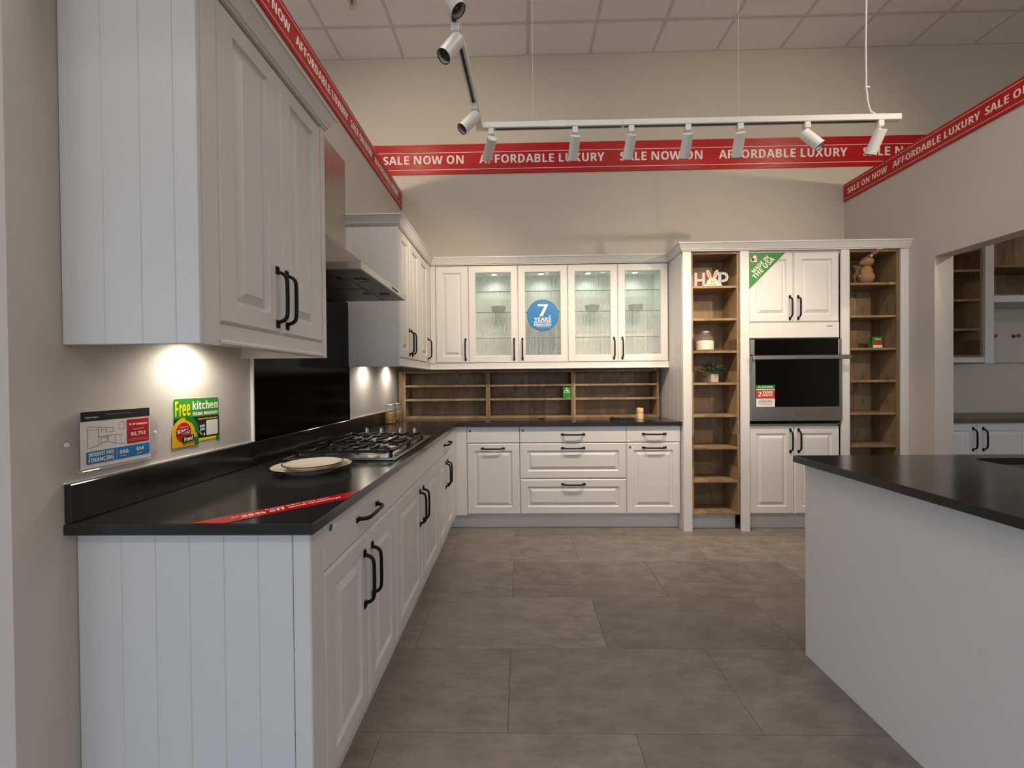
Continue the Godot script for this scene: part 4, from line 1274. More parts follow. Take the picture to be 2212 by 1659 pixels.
func build_hood_and_cooktop() -> void:
	var x1 := -0.705
	var xw := -1.1505
	var t := thing("range_hood", "stainless chimney range hood on the wall above the gas cooktop", "hood", v(xw, 1.777, 1.795))
	var w := 0.72
	var dp := x1 - xw
	var st := nst()
	bx(st, v(0, 0.0, 0), v(dp, 0.036, w), 0.0015)
	part(t, "canopy_rim", fin(st), M.steel)
	# sloping canopy between rim and chimney
	st = nst()
	var ca := 0.205
	var cb := 0.495
	var cx := 0.165
	var lo := [v(0, 0.036, 0.004), v(dp - 0.004, 0.036, 0.004), v(dp - 0.004, 0.036, w - 0.004), v(0, 0.036, w - 0.004)]
	var hi := [v(0, 0.255, ca), v(cx, 0.255, ca), v(cx, 0.255, cb), v(0, 0.255, cb)]
	for k in 4:
		var k2 := (k + 1) % 4
		var o: Vector3 = [Vector3.BACK, Vector3.RIGHT, Vector3.FORWARD, Vector3.LEFT][k]
		face(st, [lo[k], lo[k2], hi[k2], hi[k]], o + Vector3.UP * (0.0 if k == 3 else 0.4))
	part(t, "canopy", fin(st), M.steel)
	part(t, "chimney", box(v(0, 0.255, ca), v(cx, 0.752, cb), 0.0015), M.steel)
	part(t, "underside", box(v(0.012, -0.002, 0.012), v(dp - 0.012, 0.0, w - 0.012)), M.steel_soft)
	for k in 2:
		var f := part(t, "grease_filter", box(v(0.05, -0.006, 0.03 + 0.335 * k), v(0.315, -0.0022, 0.355 + 0.335 * k), 0.001), M.steel_soft)
		var g := nst()
		bx(g, v(0.275, -0.009, 0.12 + 0.335 * k), v(0.300, -0.006, 0.165 + 0.335 * k), 0.001)
		part(f, "latch", fin(g), M.iron)
	for k in 2:
		part(t, "hood_lamp", lathe_mesh([Vector2(0, -0.002), Vector2(0.030, -0.002), Vector2(0.032, -0.006), Vector2(0.026, -0.006), Vector2(0.024, -0.004), Vector2(0, -0.004)], 20), M.lens_off, v(0.372, 0, 0.19 + 0.34 * k))
	part(t, "button_panel", box(v(dp + 0.0, 0.012, 0.44), v(dp + 0.0015, 0.024, 0.545), 0.0005), M.iron)

	# gas cooktop
	var gx := -1.078
	var gd := 1.80
	t = thing("gas_cooktop", "stainless gas cooktop with black cast iron grates", "cooktop", v(gx, 0.9155, gd))
	var cw := 0.515
	var cl := 0.752
	part(t, "tray", box(v(0, 0, 0), v(cw, 0.008, cl), 0.004), M.steel)
	st = nst()
	bx(st, v(0, 0.008, 0), v(cw, 0.012, 0.014), 0.0015)
	bx(st, v(0, 0.008, cl - 0.014), v(cw, 0.012, cl), 0.0015)
	bx(st, v(0, 0.008, 0.0145), v(0.014, 0.012, cl - 0.0145), 0.0015)
	bx(st, v(cw - 0.014, 0.008, 0.0145), v(cw, 0.012, cl - 0.0145), 0.0015)
	part(t, "rim", fin(st), M.steel)
	var burners := [[0.13, 0.20, 0.038], [0.385, 0.20, 0.030], [0.13, 0.50, 0.030], [0.385, 0.50, 0.038], [0.2575, 0.35, 0.045]]
	for b in burners:
		var r: float = b[2]
		var base := part(t, "burner", lathe_mesh([Vector2(0, 0), Vector2(r * 1.25, 0), Vector2(r * 1.2, 0.004), Vector2(r * 0.95, 0.006), Vector2(r * 0.9, 0.016), Vector2(0, 0.016)], 24), M.steel_soft, v(b[0], 0.008, b[1]))
		part(base, "burner_cap", lathe_mesh([Vector2(0, 0.016), Vector2(r, 0.016), Vector2(r * 1.02, 0.019), Vector2(r * 0.9, 0.024), Vector2(0, 0.026)], 24), M.burner)
	for s in [[0.045, 0.350], [0.353, 0.658]]:
		st = nst()
		var a: float = s[0]
		var b: float = s[1]
		var yl := 0.034
		var yh := 0.046
		for q in [[0.028, a, cw - 0.028, a + 0.013], [0.028, b - 0.013, cw - 0.028, b], [0.028, a, 0.041, b], [cw - 0.041, a, cw - 0.028, b]]:
			bx(st, v(q[0], yl - 0.008, q[1]), v(q[2], yh - 0.006, q[3]), 0.003)
		for fx in [0.030, cw - 0.045]:
			for fd in [a + 0.002, b - 0.017]:
				bx(st, v(fx, 0.008, fd), v(fx + 0.015, yl, fd + 0.015), 0.002)
		var mid := (a + b) * 0.5
		# fingers toward the burners, and a crooked middle bar
		for fx in [0.13, 0.385]:
			for sgn in [-1.0, 1.0]:
				for off in [-0.07, 0.0, 0.07]:
					var d0: float = a if sgn < 0 else b
					var d1: float = mid + sgn * (0.032 + abs(off) * 0.25)
					sweep(st, [v(fx + off * 1.15, yl, d0 - sgn * 0.006), v(fx + off * 1.15, yh - 0.004, d0 - sgn * 0.02), v(fx + off * 0.75, yh - 0.003, d1)], [Vector2(0.005, 0.006), Vector2(-0.005, 0.006), Vector2(-0.005, -0.006), Vector2(0.005, -0.006)], Vector3.RIGHT, false)
			for sgn in [-1.0, 1.0]:
				var xo: float = fx + sgn * (0.087 if (sgn < 0) == (fx < 0.2) else 0.12)
				sweep(st, [v(xo, yh - 0.004, mid), v(fx + sgn * 0.035, yh - 0.003, mid)], [Vector2(0.006, 0.005), Vector2(-0.006, 0.005), Vector2(-0.006, -0.005), Vector2(0.006, -0.005)], Vector3.UP, false)
		sweep(st, [v(0.2575, yl, a + 0.004), v(0.2575, yh - 0.004, a + 0.02), v(0.240, yh - 0.003, mid - 0.045), v(0.275, yh - 0.003, mid), v(0.240, yh - 0.003, mid + 0.045), v(0.2575, yh - 0.004, b - 0.02), v(0.2575, yl, b - 0.004)], [Vector2(0.0055, 0.006), Vector2(-0.0055, 0.006), Vector2(-0.0055, -0.006), Vector2(0.0055, -0.006)], Vector3.RIGHT, false)
		part(t, "grate", fin(st), M.iron)
	for kx in [0.115, 0.205, 0.325, 0.415]:
		var k := part(t, "knob", lathe_mesh([Vector2(0, 0), Vector2(0.021, 0), Vector2(0.021, 0.004), Vector2(0.016, 0.006), Vector2(0.0145, 0.050), Vector2(0.012, 0.054), Vector2(0, 0.054)], 24), M.steel, v(kx, 0.008, 0.705))
		part(k, "grip", box(Vector3(-0.0035, 0.054, -0.013), Vector3(0.0035, 0.062, 0.013), 0.0015), M.steel)

func build_wall_signs() -> void:
	# frame: x along the wall (away from the camera), y up, z out of the wall
	var turn := PI / 2
	var h := thing("sign_holder", "clear rounded acrylic sign holder on the left wall", "sign holder", v(-1.1645, 1.035, 0.985), turn)
	var plate_ := rounded_rect(0.0, 0.0, 0.295, 0.165, 0.07, 8)
	part(h, "back_plate", prism_mesh(plate_, 0.002, 0.0045), M.acrylic)
	part(h, "lip", box(Vector3(0.05, 0.002, 0.0046), Vector3(0.255, 0.006, 0.014), 0.001), M.acrylic)
	for x in [0.022, 0.273]:
		var st := nst()
		lathe(st, [Vector2(0, 0), Vector2(0.006, 0), Vector2(0.005, 0.003), Vector2(0, 0.0035)], 14, Transform3D(Basis(Vector3.RIGHT, PI / 2), Vector3(x, 0.08, 0.0046)))
		part(h, "screw_cap", fin(st), M.white_metal)
	var c := thing("price_card", "printed price card with kitchen sketch and blue financing strip in the acrylic holder", "sign", v(-1.158, 1.044, 1.037), turn)
	part(c, "sheet", box(Vector3(0, 0, 0), Vector3(0.20, 0.154, 0.0008)), M.paper)
	part(c, "title_band", box(Vector3(0.001, 0.127, 0.0008), Vector3(0.199, 0.153, 0.0012)), M.ink)
	var scr := nst()
	var pen := []
	for k in 37: pen.append(Vector3(0.012 + 0.036 * k / 36.0, 0.137 + 0.0028 * sin(k * 1.15) * (0.6 + 0.4 * sin(k * 0.31)), 0.0014))
	sweep(scr, pen, [Vector2(0.0002, 0.0005), Vector2(-0.0002, 0.0005), Vector2(-0.0002, -0.0005), Vector2(0.0002, -0.0005)], Vector3.BACK, false)
	part(c, "script_logo", fin(scr), M.paper)
	part(c, "print_line", box(Vector3(0.066, 0.1415, 0.0012), Vector3(0.138, 0.1430, 0.0016)), M.grey_line)
	part(c, "price_box", prism_mesh(rounded_rect(0.126, 0.051, 0.196, 0.122, 0.002), 0.0008, 0.0013), M.card_red)
	lettering(c, "10' x 10' example price", 0.058, 0.009, Vector3(0.161, 0.106, 0.0013), M.print_white)
	lettering(c, "$11,504", 0.032, 0.007, Vector3(0.161, 0.091, 0.0013), M.bunny_pink)
	part(c, "strike_line", box(Vector3(0.143, 0.0905, 0.0015), Vector3(0.179, 0.0915, 0.0026)), M.bunny_pink)
	lettering(c, "$5,752", 0.047, 0.013, Vector3(0.161, 0.0775, 0.0013), M.print_white)
	for y in [0.0625, 0.0575]: part(c, "print_line", box(Vector3(0.131, y, 0.0013), Vector3(0.191, y + 0.0014, 0.0017)), M.bunny_pink)
	part(c, "financing_strip", prism_mesh(rounded_rect(0.014, 0.011, 0.197, 0.045, 0.003), 0.0008, 0.0013), M.blue)
	lettering(c, "INTEREST FREE", 0.068, 0.010, Vector3(0.053, 0.036, 0.0013), M.print_white)
	lettering(c, "FINANCING", 0.068, 0.012, Vector3(0.053, 0.021, 0.0013), M.print_white)
	part(c, "print_line", box(Vector3(0.0945, 0.014, 0.0013), Vector3(0.0952, 0.042, 0.0017)), M.print_white)
	lettering(c, "$86", 0.026, 0.013, Vector3(0.116, 0.030, 0.0013), M.print_white)
	lettering(c, "5 years", 0.018, 0.004, Vector3(0.113, 0.018, 0.0013), M.print_white)
	lettering(c, "$34", 0.024, 0.012, Vector3(0.166, 0.031, 0.0013), M.print_white)
	lettering(c, "7 years", 0.018, 0.004, Vector3(0.163, 0.018, 0.0013), M.print_white)
	# line sketch of a kitchen
	var st2 := nst()
	var seg := func(ax: float, ay: float, bx_: float, by: float):
		var a := Vector2(ax, ay); var b := Vector2(bx_, by)
		var n := (b - a).orthogonal().normalized() * 0.00055
		face(st2, [Vector3(a.x + n.x, a.y + n.y, 0.0011), Vector3(b.x + n.x, b.y + n.y, 0.0011), Vector3(b.x - n.x, b.y - n.y, 0.0011), Vector3(a.x - n.x, a.y - n.y, 0.0011)], Vector3.BACK)
	for l in [[0.018, 0.112, 0.018, 0.054], [0.018, 0.112, 0.046, 0.110], [0.018, 0.104, 0.046, 0.102], [0.018, 0.054, 0.046, 0.058], [0.046, 0.110, 0.046, 0.058], [0.046, 0.108, 0.086, 0.103], [0.053, 0.107, 0.053, 0.093], [0.053, 0.101, 0.066, 0.100], [0.066, 0.100, 0.066, 0.092], [0.066, 0.092, 0.092, 0.093], [0.086, 0.106, 0.086, 0.093], [0.046, 0.083, 0.078, 0.083], [0.078, 0.083, 0.118, 0.081], [0.046, 0.081, 0.078, 0.080], [0.052, 0.077, 0.068, 0.078], [0.052, 0.077, 0.052, 0.066], [0.068, 0.078, 0.068, 0.068], [0.052, 0.066, 0.068, 0.068], [0.046, 0.060, 0.072, 0.066], [0.072, 0.066, 0.108, 0.053], [0.072, 0.081, 0.072, 0.066], [0.092, 0.080, 0.092, 0.059], [0.108, 0.080, 0.108, 0.053], [0.108, 0.053, 0.120, 0.056], [0.102, 0.114, 0.102, 0.097], [0.102, 0.114, 0.116, 0.119], [0.116, 0.119, 0.116, 0.098], [0.102, 0.097, 0.121, 0.097], [0.121, 0.118, 0.121, 0.099]]:
		seg.call(l[0], l[1], l[2], l[3])
	part(c, "kitchen_sketch", fin(st2), M.grey_line)

	# "free kitchen home measure" sticker
	var s := thing("measure_sticker", "green and yellow free kitchen measure sticker shaped round a tape measure", "sticker", v(-1.1645, 1.050, 1.322), turn)
	part(s, "sheet", prism_mesh(rounded_rect(0.006, 0.012, 0.214, 0.170, 0.010), 0.0, 0.0006), M.print_white)
	part(s, "green_field", prism_mesh(rounded_rect(0.008, 0.090, 0.212, 0.168, 0.009), 0.0006, 0.0010), M.green_light)
	part(s, "dark_field", box(Vector3(0.008, 0.022, 0.0006), Vector3(0.212, 0.1005, 0.0012)), M.dark_teal)
	part(s, "tape_blade", box(Vector3(0.10, 0.012, 0.0006), Vector3(0.205, 0.022, 0.0011)), M.yellow_bright)
	part(s, "tape_hook", box(Vector3(0.197, 0.004, 0.0006), Vector3(0.213, 0.022, 0.0013)), M.green)
	lettering(s, "Free", 0.062, 0.052, Vector3(0.046, 0.134, 0.0010), M.yellow_bright)
	lettering(s, "kitchen", 0.118, 0.030, Vector3(0.147, 0.142, 0.0010), M.print_white)
	lettering(s, "Home measure", 0.118, 0.015, Vector3(0.147, 0.1125, 0.0010), M.print_white)
	lettering(s, "Takes less than 45 minutes", 0.094, 0.006, Vector3(0.158, 0.0915, 0.0012), M.yellow)
	var body := PackedVector2Array()
	body.append(Vector2(0.0, 0.002)); body.append(Vector2(0.092, 0.002)); body.append(Vector2(0.106, 0.016)); body.append(Vector2(0.106, 0.045))
	for k in 13:
		var a := PI * k / 12.0
		body.append(Vector2(0.053 + cos(a) * 0.053, 0.047 + sin(a) * 0.055))
	part(s, "tape_case", prism_mesh(body, 0.0012, 0.0020), M.yellow)
	var grip := PackedVector2Array()
	for k in 9:
		var a := -0.15 + 1.75 * k / 8.0
		grip.append(Vector2(0.053 + cos(a) * 0.060, 0.047 + sin(a) * 0.062))
	for k in 9:
		var a := 1.45 - 1.45 * k / 8.0
		grip.append(Vector2(0.053 + cos(a) * 0.044, 0.047 + sin(a) * 0.046))
	part(s, "tape_grip", prism_mesh(grip, 0.0020, 0.0026), M.green)
	part(s, "tape_foot", box(Vector3(0.092, 0.002, 0.0020), Vector3(0.111, 0.030, 0.0026)), M.green)
	var disc := PackedVector2Array()
	for k in 28: disc.append(Vector2(0.047 + cos(TAU * k / 28) * 0.031, 0.052 + sin(TAU * k / 28) * 0.034))
	part(s, "price_disc", prism_mesh(disc, 0.0020, 0.0025), M.card_red)
	lettering(s, "WORTH", 0.034, 0.007, Vector3(0.046, 0.070, 0.0025), M.bunny_pink)
	lettering(s, "$250", 0.050, 0.017, Vector3(0.046, 0.054, 0.0025), M.print_white)
	part(s, "strike_line", box(Vector3(-0.031, -0.0018, 0.0), Vector3(0.031, 0.0018, 0.0004)), M.ink, Vector3(0.046, 0.053, 0.0038), Basis(Vector3.BACK, 0.28))
	part(s, "tag", box(Vector3(-0.024, -0.011, 0), Vector3(0.024, 0.011, 0.0004)), M.ink, Vector3(0.065, 0.028, 0.0038), Basis(Vector3.BACK, 0.12))
	lettering(s, "Free!", 0.036, 0.015, Vector3(0.065, 0.028, 0.0042), M.print_white, null, Basis(Vector3.BACK, 0.12))
	part(s, "code_panel", prism_mesh(rounded_rect(0.149, 0.028, 0.205, 0.084, 0.005), 0.0012, 0.0018), M.print_white)
	lettering(s, "Book", 0.022, 0.011, Vector3(0.130, 0.066, 0.0012), M.print_white, null, Basis(Vector3.BACK, 0.15))
	lettering(s, "now", 0.020, 0.009, Vector3(0.131, 0.053, 0.0012), M.print_white, null, Basis(Vector3.BACK, 0.15))
	st2 = nst()
	var arc := []
	for k in 9:
		var a := PI + 1.35 * k / 8.0
		arc.append(Vector3(0.134 + cos(a) * 0.016, 0.048 + sin(a) * 0.014, 0.0015))
	sweep(st2, arc, [Vector2(0.0004, 0.0013), Vector2(-0.0004, 0.0013), Vector2(-0.0004, -0.0013), Vector2(0.0004, -0.0013)], Vector3.BACK, false)
	prism(st2, PackedVector2Array([Vector2(0.136, 0.040), Vector2(0.144, 0.034), Vector2(0.136, 0.028)]), 0.0012, 0.0018)
	part(s, "arrow", fin(st2), M.print_white)

	# round sticker on the glazed door
	var r := thing("financing_sticker", "round blue seven years financing sticker on the glazed cabinet door", "sticker", v(0.216, 1.862, 3.6705))
	var rd := PackedVector2Array()
	for k in 64: rd.append(Vector2(cos(TAU * k / 64), sin(TAU * k / 64)) * 0.142)
	part(r, "disc", prism_mesh(rd, 0.0, 0.0010), M.navy_blue)
	var rd2 := PackedVector2Array()
	for k in 64: rd2.append(Vector2(cos(TAU * k / 64), sin(TAU * k / 64)) * 0.138)
	part(r, "disc_face", prism_mesh(rd2, 0.0010, 0.0014), M.blue)
	lettering(r, "7", 0.091, 0.108, Vector3(0.001, 0.045, 0.0014), M.print_white)
	lettering(r, "YEARS", 0.152, 0.031, Vector3(-0.002, -0.036, 0.0014), M.print_white)
	part(r, "check_mark", prism_mesh(PackedVector2Array([Vector2(0.052, -0.003), Vector2(0.060, -0.006), Vector2(0.064, -0.008), Vector2(0.070, -0.003), Vector2(0.078, 0.000), Vector2(0.064, -0.017)]), 0.0014, 0.0020), M.print_white)
	lettering(r, "INTEREST FREE", 0.155, 0.016, Vector3(-0.002, -0.064, 0.0014), M.print_white)
	lettering(r, "FINANCING", 0.155, 0.020, Vector3(-0.002, -0.086, 0.0014), M.print_white)
	part(r, "print_line", box(Vector3(-0.060, -0.107, 0.0014), Vector3(0.057, -0.1035, 0.0019)), M.print_white)

	# corner flag on the oven tower
	var f := thing("made_in_usa_flag", "green triangular made in the USA sticker on the oven tower door", "sticker", v(1.898, 1.993, 3.3785))
	part(f, "triangle", prism_mesh(PackedVector2Array([Vector2(0, 0.0), Vector2(0.318, 0.318), Vector2(0, 0.318)]), 0.0, 0.0012), M.print_white)
	part(f, "triangle_face", prism_mesh(PackedVector2Array([Vector2(0.003, 0.008), Vector2(0.310, 0.315), Vector2(0.003, 0.315)]), 0.0012, 0.0016), M.green)
	var b45 := Basis(Vector3.BACK, PI / 4)
	lettering(f, "MADE IN", 0.178, 0.031, Vector3(0.100, 0.220, 0.0016), M.print_white, null, b45)
	lettering(f, "THE USA", 0.228, 0.040, Vector3(0.127, 0.190, 0.0016), M.print_white, null, b45)
	# heart with stars and stripes
	var heart := func(sc: float) -> PackedVector2Array:
		var o := PackedVector2Array()
		for k in 40:
			var a := TAU * k / 40
			var p := Vector2(16 * pow(sin(a), 3), 13 * cos(a) - 5 * cos(2 * a) - 2 * cos(3 * a) - cos(4 * a)) * (sc / 32.0)
			o.append(p.rotated(PI / 4))
		return o
	var hp := Vector3(0.052, 0.262, 0.0)
	part(f, "heart", prism_mesh(heart.call(0.062), 0.0016, 0.0021), M.print_white, hp)
	part(f, "heart_canton", lathe_disc(0.0135), M.navy, hp + Vector3(-0.0125, -0.004, 0.0022))
	for k in 4:
		part(f, "heart_stripe", box(Vector3(-0.017 + 0.003 * k, -0.0015, 0), Vector3(0.024 - 0.003 * k, 0.0015, 0.0005)), M.card_red, hp + Vector3(0.005 + 0.0035 * k, 0.011 - 0.0065 * k, 0.0022), b45)

	# red strip lying across the worktop
	var rb := thing("offer_ribbon", "red countertop offer strip lying across the black worktop", "ribbon", Vector3(0, 0.9155, 0))
	st2 = nst()
	var pts := [v(-0.838, 0, 1.003), v(-0.750, 0, 1.003), v(-0.527, 0, 1.214), v(-0.527, 0, 1.304)]
	face(st2, [pts[0] + Vector3(0, 0.0008, 0), pts[1] + Vector3(0, 0.0008, 0), pts[2] + Vector3(0, 0.0008, 0), pts[3] + Vector3(0, 0.0008, 0)], Vector3.UP)
	for k in 4:
		var e: Vector3 = (pts[(k + 1) % 4] - pts[k])
		face(st2, [pts[k], pts[(k + 1) % 4], pts[(k + 1) % 4] + Vector3(0, 0.0008, 0), pts[k] + Vector3(0, 0.0008, 0)], Vector3(e.z, 0, -e.x))
	part(rb, "strip", fin(st2), M.ribbon_red)
	var along := (v(-0.527, 0, 1.259) - v(-0.794, 0, 1.003)).normalized()
	var across := Vector3.UP.cross(along).normalized()
	var bb := Basis(along, across, Vector3.UP)
	var mid := v(-0.660, 0.0009, 1.131)
	lettering(rb, "25% off", 0.105, 0.021, mid - along * 0.062 - across * 0.002, M.print_white, null, bb, 0.0005)
	lettering(rb, "quartz countertops", 0.145, 0.016, mid + along * 0.070 - across * 0.004, M.print_white, null, bb, 0.0005)
	lettering(rb, "Hurry! Offer ends soon", 0.17, 0.009, mid + along * 0.03 + across * 0.016, M.print_white, null, bb, 0.0005)
	part(rb, "print_line", box(Vector3(-0.009, -0.0015, 0), Vector3(0.009, 0.0015, 0.0005)), M.print_white, mid - along * 0.127 + across * 0.004, bb)

	# little eco stickers on drawer fronts: a green dot and a white strip
	var es := [[v(-0.5455, 0.853, 1.142), PI / 2, "tiny green dot sticker on the drawer front next to the plank end panel"], [v(-0.425, 0.845, 3.4045), 0.0, "tiny green dot sticker on the plain drawer front by the inner corner"], [v(0.022, 0.847, 3.4045), 0.0, "tiny green dot sticker on the wide drawer cabinet"], [v(0.925, 0.700, 3.4045), 0.0, "tiny green dot sticker on the door beside the tall bookcase"]]
	for e in es:
		var o := thing("eco_sticker", e[2], "sticker", e[0], e[1], "tiny green dot stickers")
		part(o, "dot", lathe_disc(0.0105), M.green, Vector3(0, 0, 0))
		part(o, "strip", box(Vector3(0.014, -0.006, 0), Vector3(0.040, 0.006, 0.0005)), M.print_white)
	var mk := thing("maker_sticker", "tiny grey maker's mark on the panel above the oven", "sticker", v(2.548, 1.697, 3.3795))
	part(mk, "dot", lathe_disc(0.006), M.grey_line)
	part(mk, "print_line", box(Vector3(0.009, -0.003, 0), Vector3(0.040, 0.003, 0.0005)), M.grey_line)

func lathe_disc(r: float) -> ArrayMesh:
	var key := "disc%f" % r
	if not mesh_cache.has(key):
		var p := PackedVector2Array()
		for k in 24: p.append(Vector2(cos(TAU * k / 24), sin(TAU * k / 24)) * r)
		mesh_cache[key] = prism_mesh(p, 0.0, 0.0006)
	return mesh_cache[key]

func jar(parent: Node, r: float, h: float, lid_r: float) -> void:
	# clear jar: outer and inner wall, neck, metal lid
	part(parent, "glass_jar", lathe_mesh([Vector2(0, 0), Vector2(r * 0.92, 0), Vector2(r, r * 0.12), Vector2(r, h * 0.72), Vector2(r * 0.95, h * 0.80), Vector2(lid_r * 0.96, h * 0.90), Vector2(lid_r * 0.96, h), Vector2(lid_r * 0.90, h), Vector2(lid_r * 0.90, h * 0.895), Vector2(r * 0.89, h * 0.79), Vector2(r * 0.94, h * 0.71), Vector2(r * 0.94, r * 0.16), Vector2(r * 0.86, 0.006), Vector2(0, 0.006)], 32), M.jar_glass)
	part(parent, "lid", lathe_mesh([Vector2(0, h + 0.001), Vector2(lid_r, h + 0.001), Vector2(lid_r * 1.03, h + 0.002), Vector2(lid_r * 1.03, h + 0.012), Vector2(lid_r * 0.97, h + 0.014), Vector2(0, h + 0.014)], 32), M.lid)

func build_props() -> void:
	# two plates stacked on the worktop
	var pc := v(-0.832, 0.9155, 1.59)
	var plates := [[0.148, 0.0, "large cream dinner plate with dark rim line under a smaller plate"], [0.112, 0.0092, "smaller cream plate with dark rim line stacked on the dinner plate"]]
	for p in plates:
		var r: float = p[0]
		var t := thing("plate", p[2], "plate", pc + Vector3(0.006 if p[1] > 0 else 0.0, p[1], 0), 0.0, "stacked cream plates")
		part(t, "dish", lathe_mesh([Vector2(0, 0.002), Vector2(r * 0.52, 0.002), Vector2(r * 0.55, 0.0), Vector2(r * 0.58, 0.002), Vector2(r * 0.72, 0.010), Vector2(r, 0.026), Vector2(r, 0.0285), Vector2(r * 0.70, 0.0145), Vector2(r * 0.56, 0.0095), Vector2(0, 0.0085)], 48), M.plate)
		part(t, "rim_line", lathe_mesh([Vector2(r + 0.0002, 0.0255), Vector2(r + 0.0008, 0.0262), Vector2(r + 0.0008, 0.0285), Vector2(r - 0.002, 0.0290), Vector2(r - 0.0035, 0.0280), Vector2(r + 0.0002, 0.0255)], 48), M.plate_line)
	# pasta jars in the corner
	var rng := RandomNumberGenerator.new()
	rng.seed = 9
	var jars := [[v(-1.094, 0.9155, 3.385), "clear jar of yellow pasta curls with metal lid, in front of its twin"], [v(-1.094, 0.9155, 3.575), "clear jar of yellow pasta curls with metal lid, nearest the spice rack"]]
	for j in jars:
		var t := thing("pasta_jar", j[1], "jar", j[0], 0.0, "glass jars of pasta")
		jar(t, 0.049, 0.150, 0.042)
		var st := nst()
		for k in 190:
			var a := rng.randf() * TAU
			var rr := sqrt(rng.randf()) * 0.036
			var c := Vector3(cos(a) * rr, 0.014 + rng.randf() * 0.080, sin(a) * rr)
			var ax := Vector3(rng.randf_range(-1, 1), rng.randf_range(-0.7, 0.7), rng.randf_range(-1, 1)).normalized()
			var sd := ax.cross(Vector3(0.3, 0.9, 0.2)).normalized()
			var path := []
			for q in 5:
				var u := -1.0 + 0.5 * q
				path.append(c + ax * u * 0.009 + sd * (u * u - 0.5) * 0.006)
			sweep(st, path, round_section(0.0032, 5), sd.cross(ax))
		part(t, "pasta", fin(st), M.pasta).set_meta("kind", "stuff")
	# items on the back worktop
	var t := thing("candle_holder", "yellow pillar candle in a clear glass stand on the back worktop", "candle", v(1.085, 0.9155, 3.66))
	part(t, "glass_base", lathe_mesh([Vector2(0, 0), Vector2(0.030, 0), Vector2(0.031, 0.003), Vector2(0.030, 0.040), Vector2(0.026, 0.046), Vector2(0.026, 0.052), Vector2(0.030, 0.056), Vector2(0.030, 0.060), Vector2(0, 0.060)], 28), M.wax)
	part(t, "glass_sleeve", lathe_mesh([Vector2(0.0325, 0.0), Vector2(0.034, 0.0), Vector2(0.034, 0.085), Vector2(0.0325, 0.085), Vector2(0.0325, 0.0)], 28), M.acrylic)
	part(t, "candle", lathe_mesh([Vector2(0, 0.0605), Vector2(0.0295, 0.0605), Vector2(0.030, 0.064), Vector2(0.0305, 0.092), Vector2(0.029, 0.096), Vector2(0.022, 0.093), Vector2(0, 0.091)], 28), M.wax)
	for k in 3:
		var st := nst()
		cyl(st, Vector3(-0.01 + 0.009 * k, 0.090, 0), Vector3(-0.01 + 0.010 * k, 0.103, 0), 0.0012, 6)
		part(t, "wick", fin(st), M.wax)
	t = thing("tray", "flat black tray lying near the candle on the back worktop", "tray", v(0.905, 0.9155, 3.585))
	part(t, "dish", prism_lying(rounded_rect(-0.105, -0.035, 0.105, 0.035, 0.02), 0.0, 0.010), M.iron)
	t = thing("brass_dish", "small brass coloured leaf dish resting at the tray's end", "dish", v(0.845, 0.926, 3.60))
	part(t, "bowl", lathe_mesh([Vector2(0, 0), Vector2(0.018, 0), Vector2(0.045, 0.010), Vector2(0.044, 0.012), Vector2(0.017, 0.003), Vector2(0, 0.003)], 20), M.gold)
	part(t, "handle", box(Vector3(0.040, 0.007, -0.006), Vector3(0.066, 0.011, 0.006), 0.001), M.gold)
	var gr := part(self, "cable_grommet", lathe_mesh([Vector2(0, 0), Vector2(0.030, 0), Vector2(0.030, 0.004), Vector2(0.026, 0.006), Vector2(0, 0.006)], 24), M.iron, v(0.20, 0.9155, 3.72))
	tag(gr, "round black cable grommet in the back worktop", "grommet")
	t = thing("green_sign", "small green printed sign standing on the middle spice rack shelf", "sign", v(0.408, 1.1035, 3.80))
	part(t, "card", box(Vector3(0, 0, 0), Vector3(0.073, 0.103, 0.002)), M.green)
	var ts := nst()
	var tri := [Vector3(0.010, 0.050, 0.0024), Vector3(0.0365, 0.095, 0.0024), Vector3(0.063, 0.050, 0.0024), Vector3(0.010, 0.050, 0.0024)]
	for k in 3:
		sweep(ts, [tri[k], tri[k + 1]], [Vector2(0.0004, 0.0016), Vector2(-0.0004, 0.0016), Vector2(-0.0004, -0.0016), Vector2(0.0004, -0.0016)], Vector3.BACK, false)
	prism(ts, PackedVector2Array([Vector2(0.026, 0.066), Vector2(0.034, 0.078), Vector2(0.052, 0.056), Vector2(0.046, 0.056)]), 0.002, 0.0028)
	part(t, "hand_print", fin(ts), M.print_white)
	for y in [0.040, 0.032, 0.024, 0.016]: part(t, "print_line", box(Vector3(0.012, y, 0.002), Vector3(0.060, y + 0.003, 0.0024)), M.green_light)
	part(t, "holder_foot", box(Vector3(0.040, 0.0, 0.0024), Vector3(0.066, 0.008, 0.02), 0.001), M.acrylic)

	# bookcase left of the oven: bunny sign, flour jar, plant
	var y_top := 2.042
	t = thing("bunny_sign", "wooden sign spelling HOP with a bunny as the letter O", "sign", v(1.485, y_top, 3.44))
	var hs := nst()
	bx(hs, Vector3(0, 0, -0.008), Vector3(0.024, 0.125, 0.0), 0.001)
	bx(hs, Vector3(0.066, 0, -0.008), Vector3(0.090, 0.125, 0.0), 0.001)
	bx(hs, Vector3(0.024, 0.050, -0.008), Vector3(0.066, 0.072, 0.0), 0.001)
	part(t, "letter_h", fin(hs), M.gingham_pink)
	var px := 0.200
	var pm := nst()
	bx(pm, Vector3(px, 0, -0.008), Vector3(px + 0.025, 0.128, 0.0), 0.001)
	var bowl := []
	for k in 13:
		var a := -PI / 2 + PI * k / 12
		bowl.append(Vector3(px + 0.044 + cos(a) * 0.031, 0.0855 + sin(a) * 0.0315, -0.004))
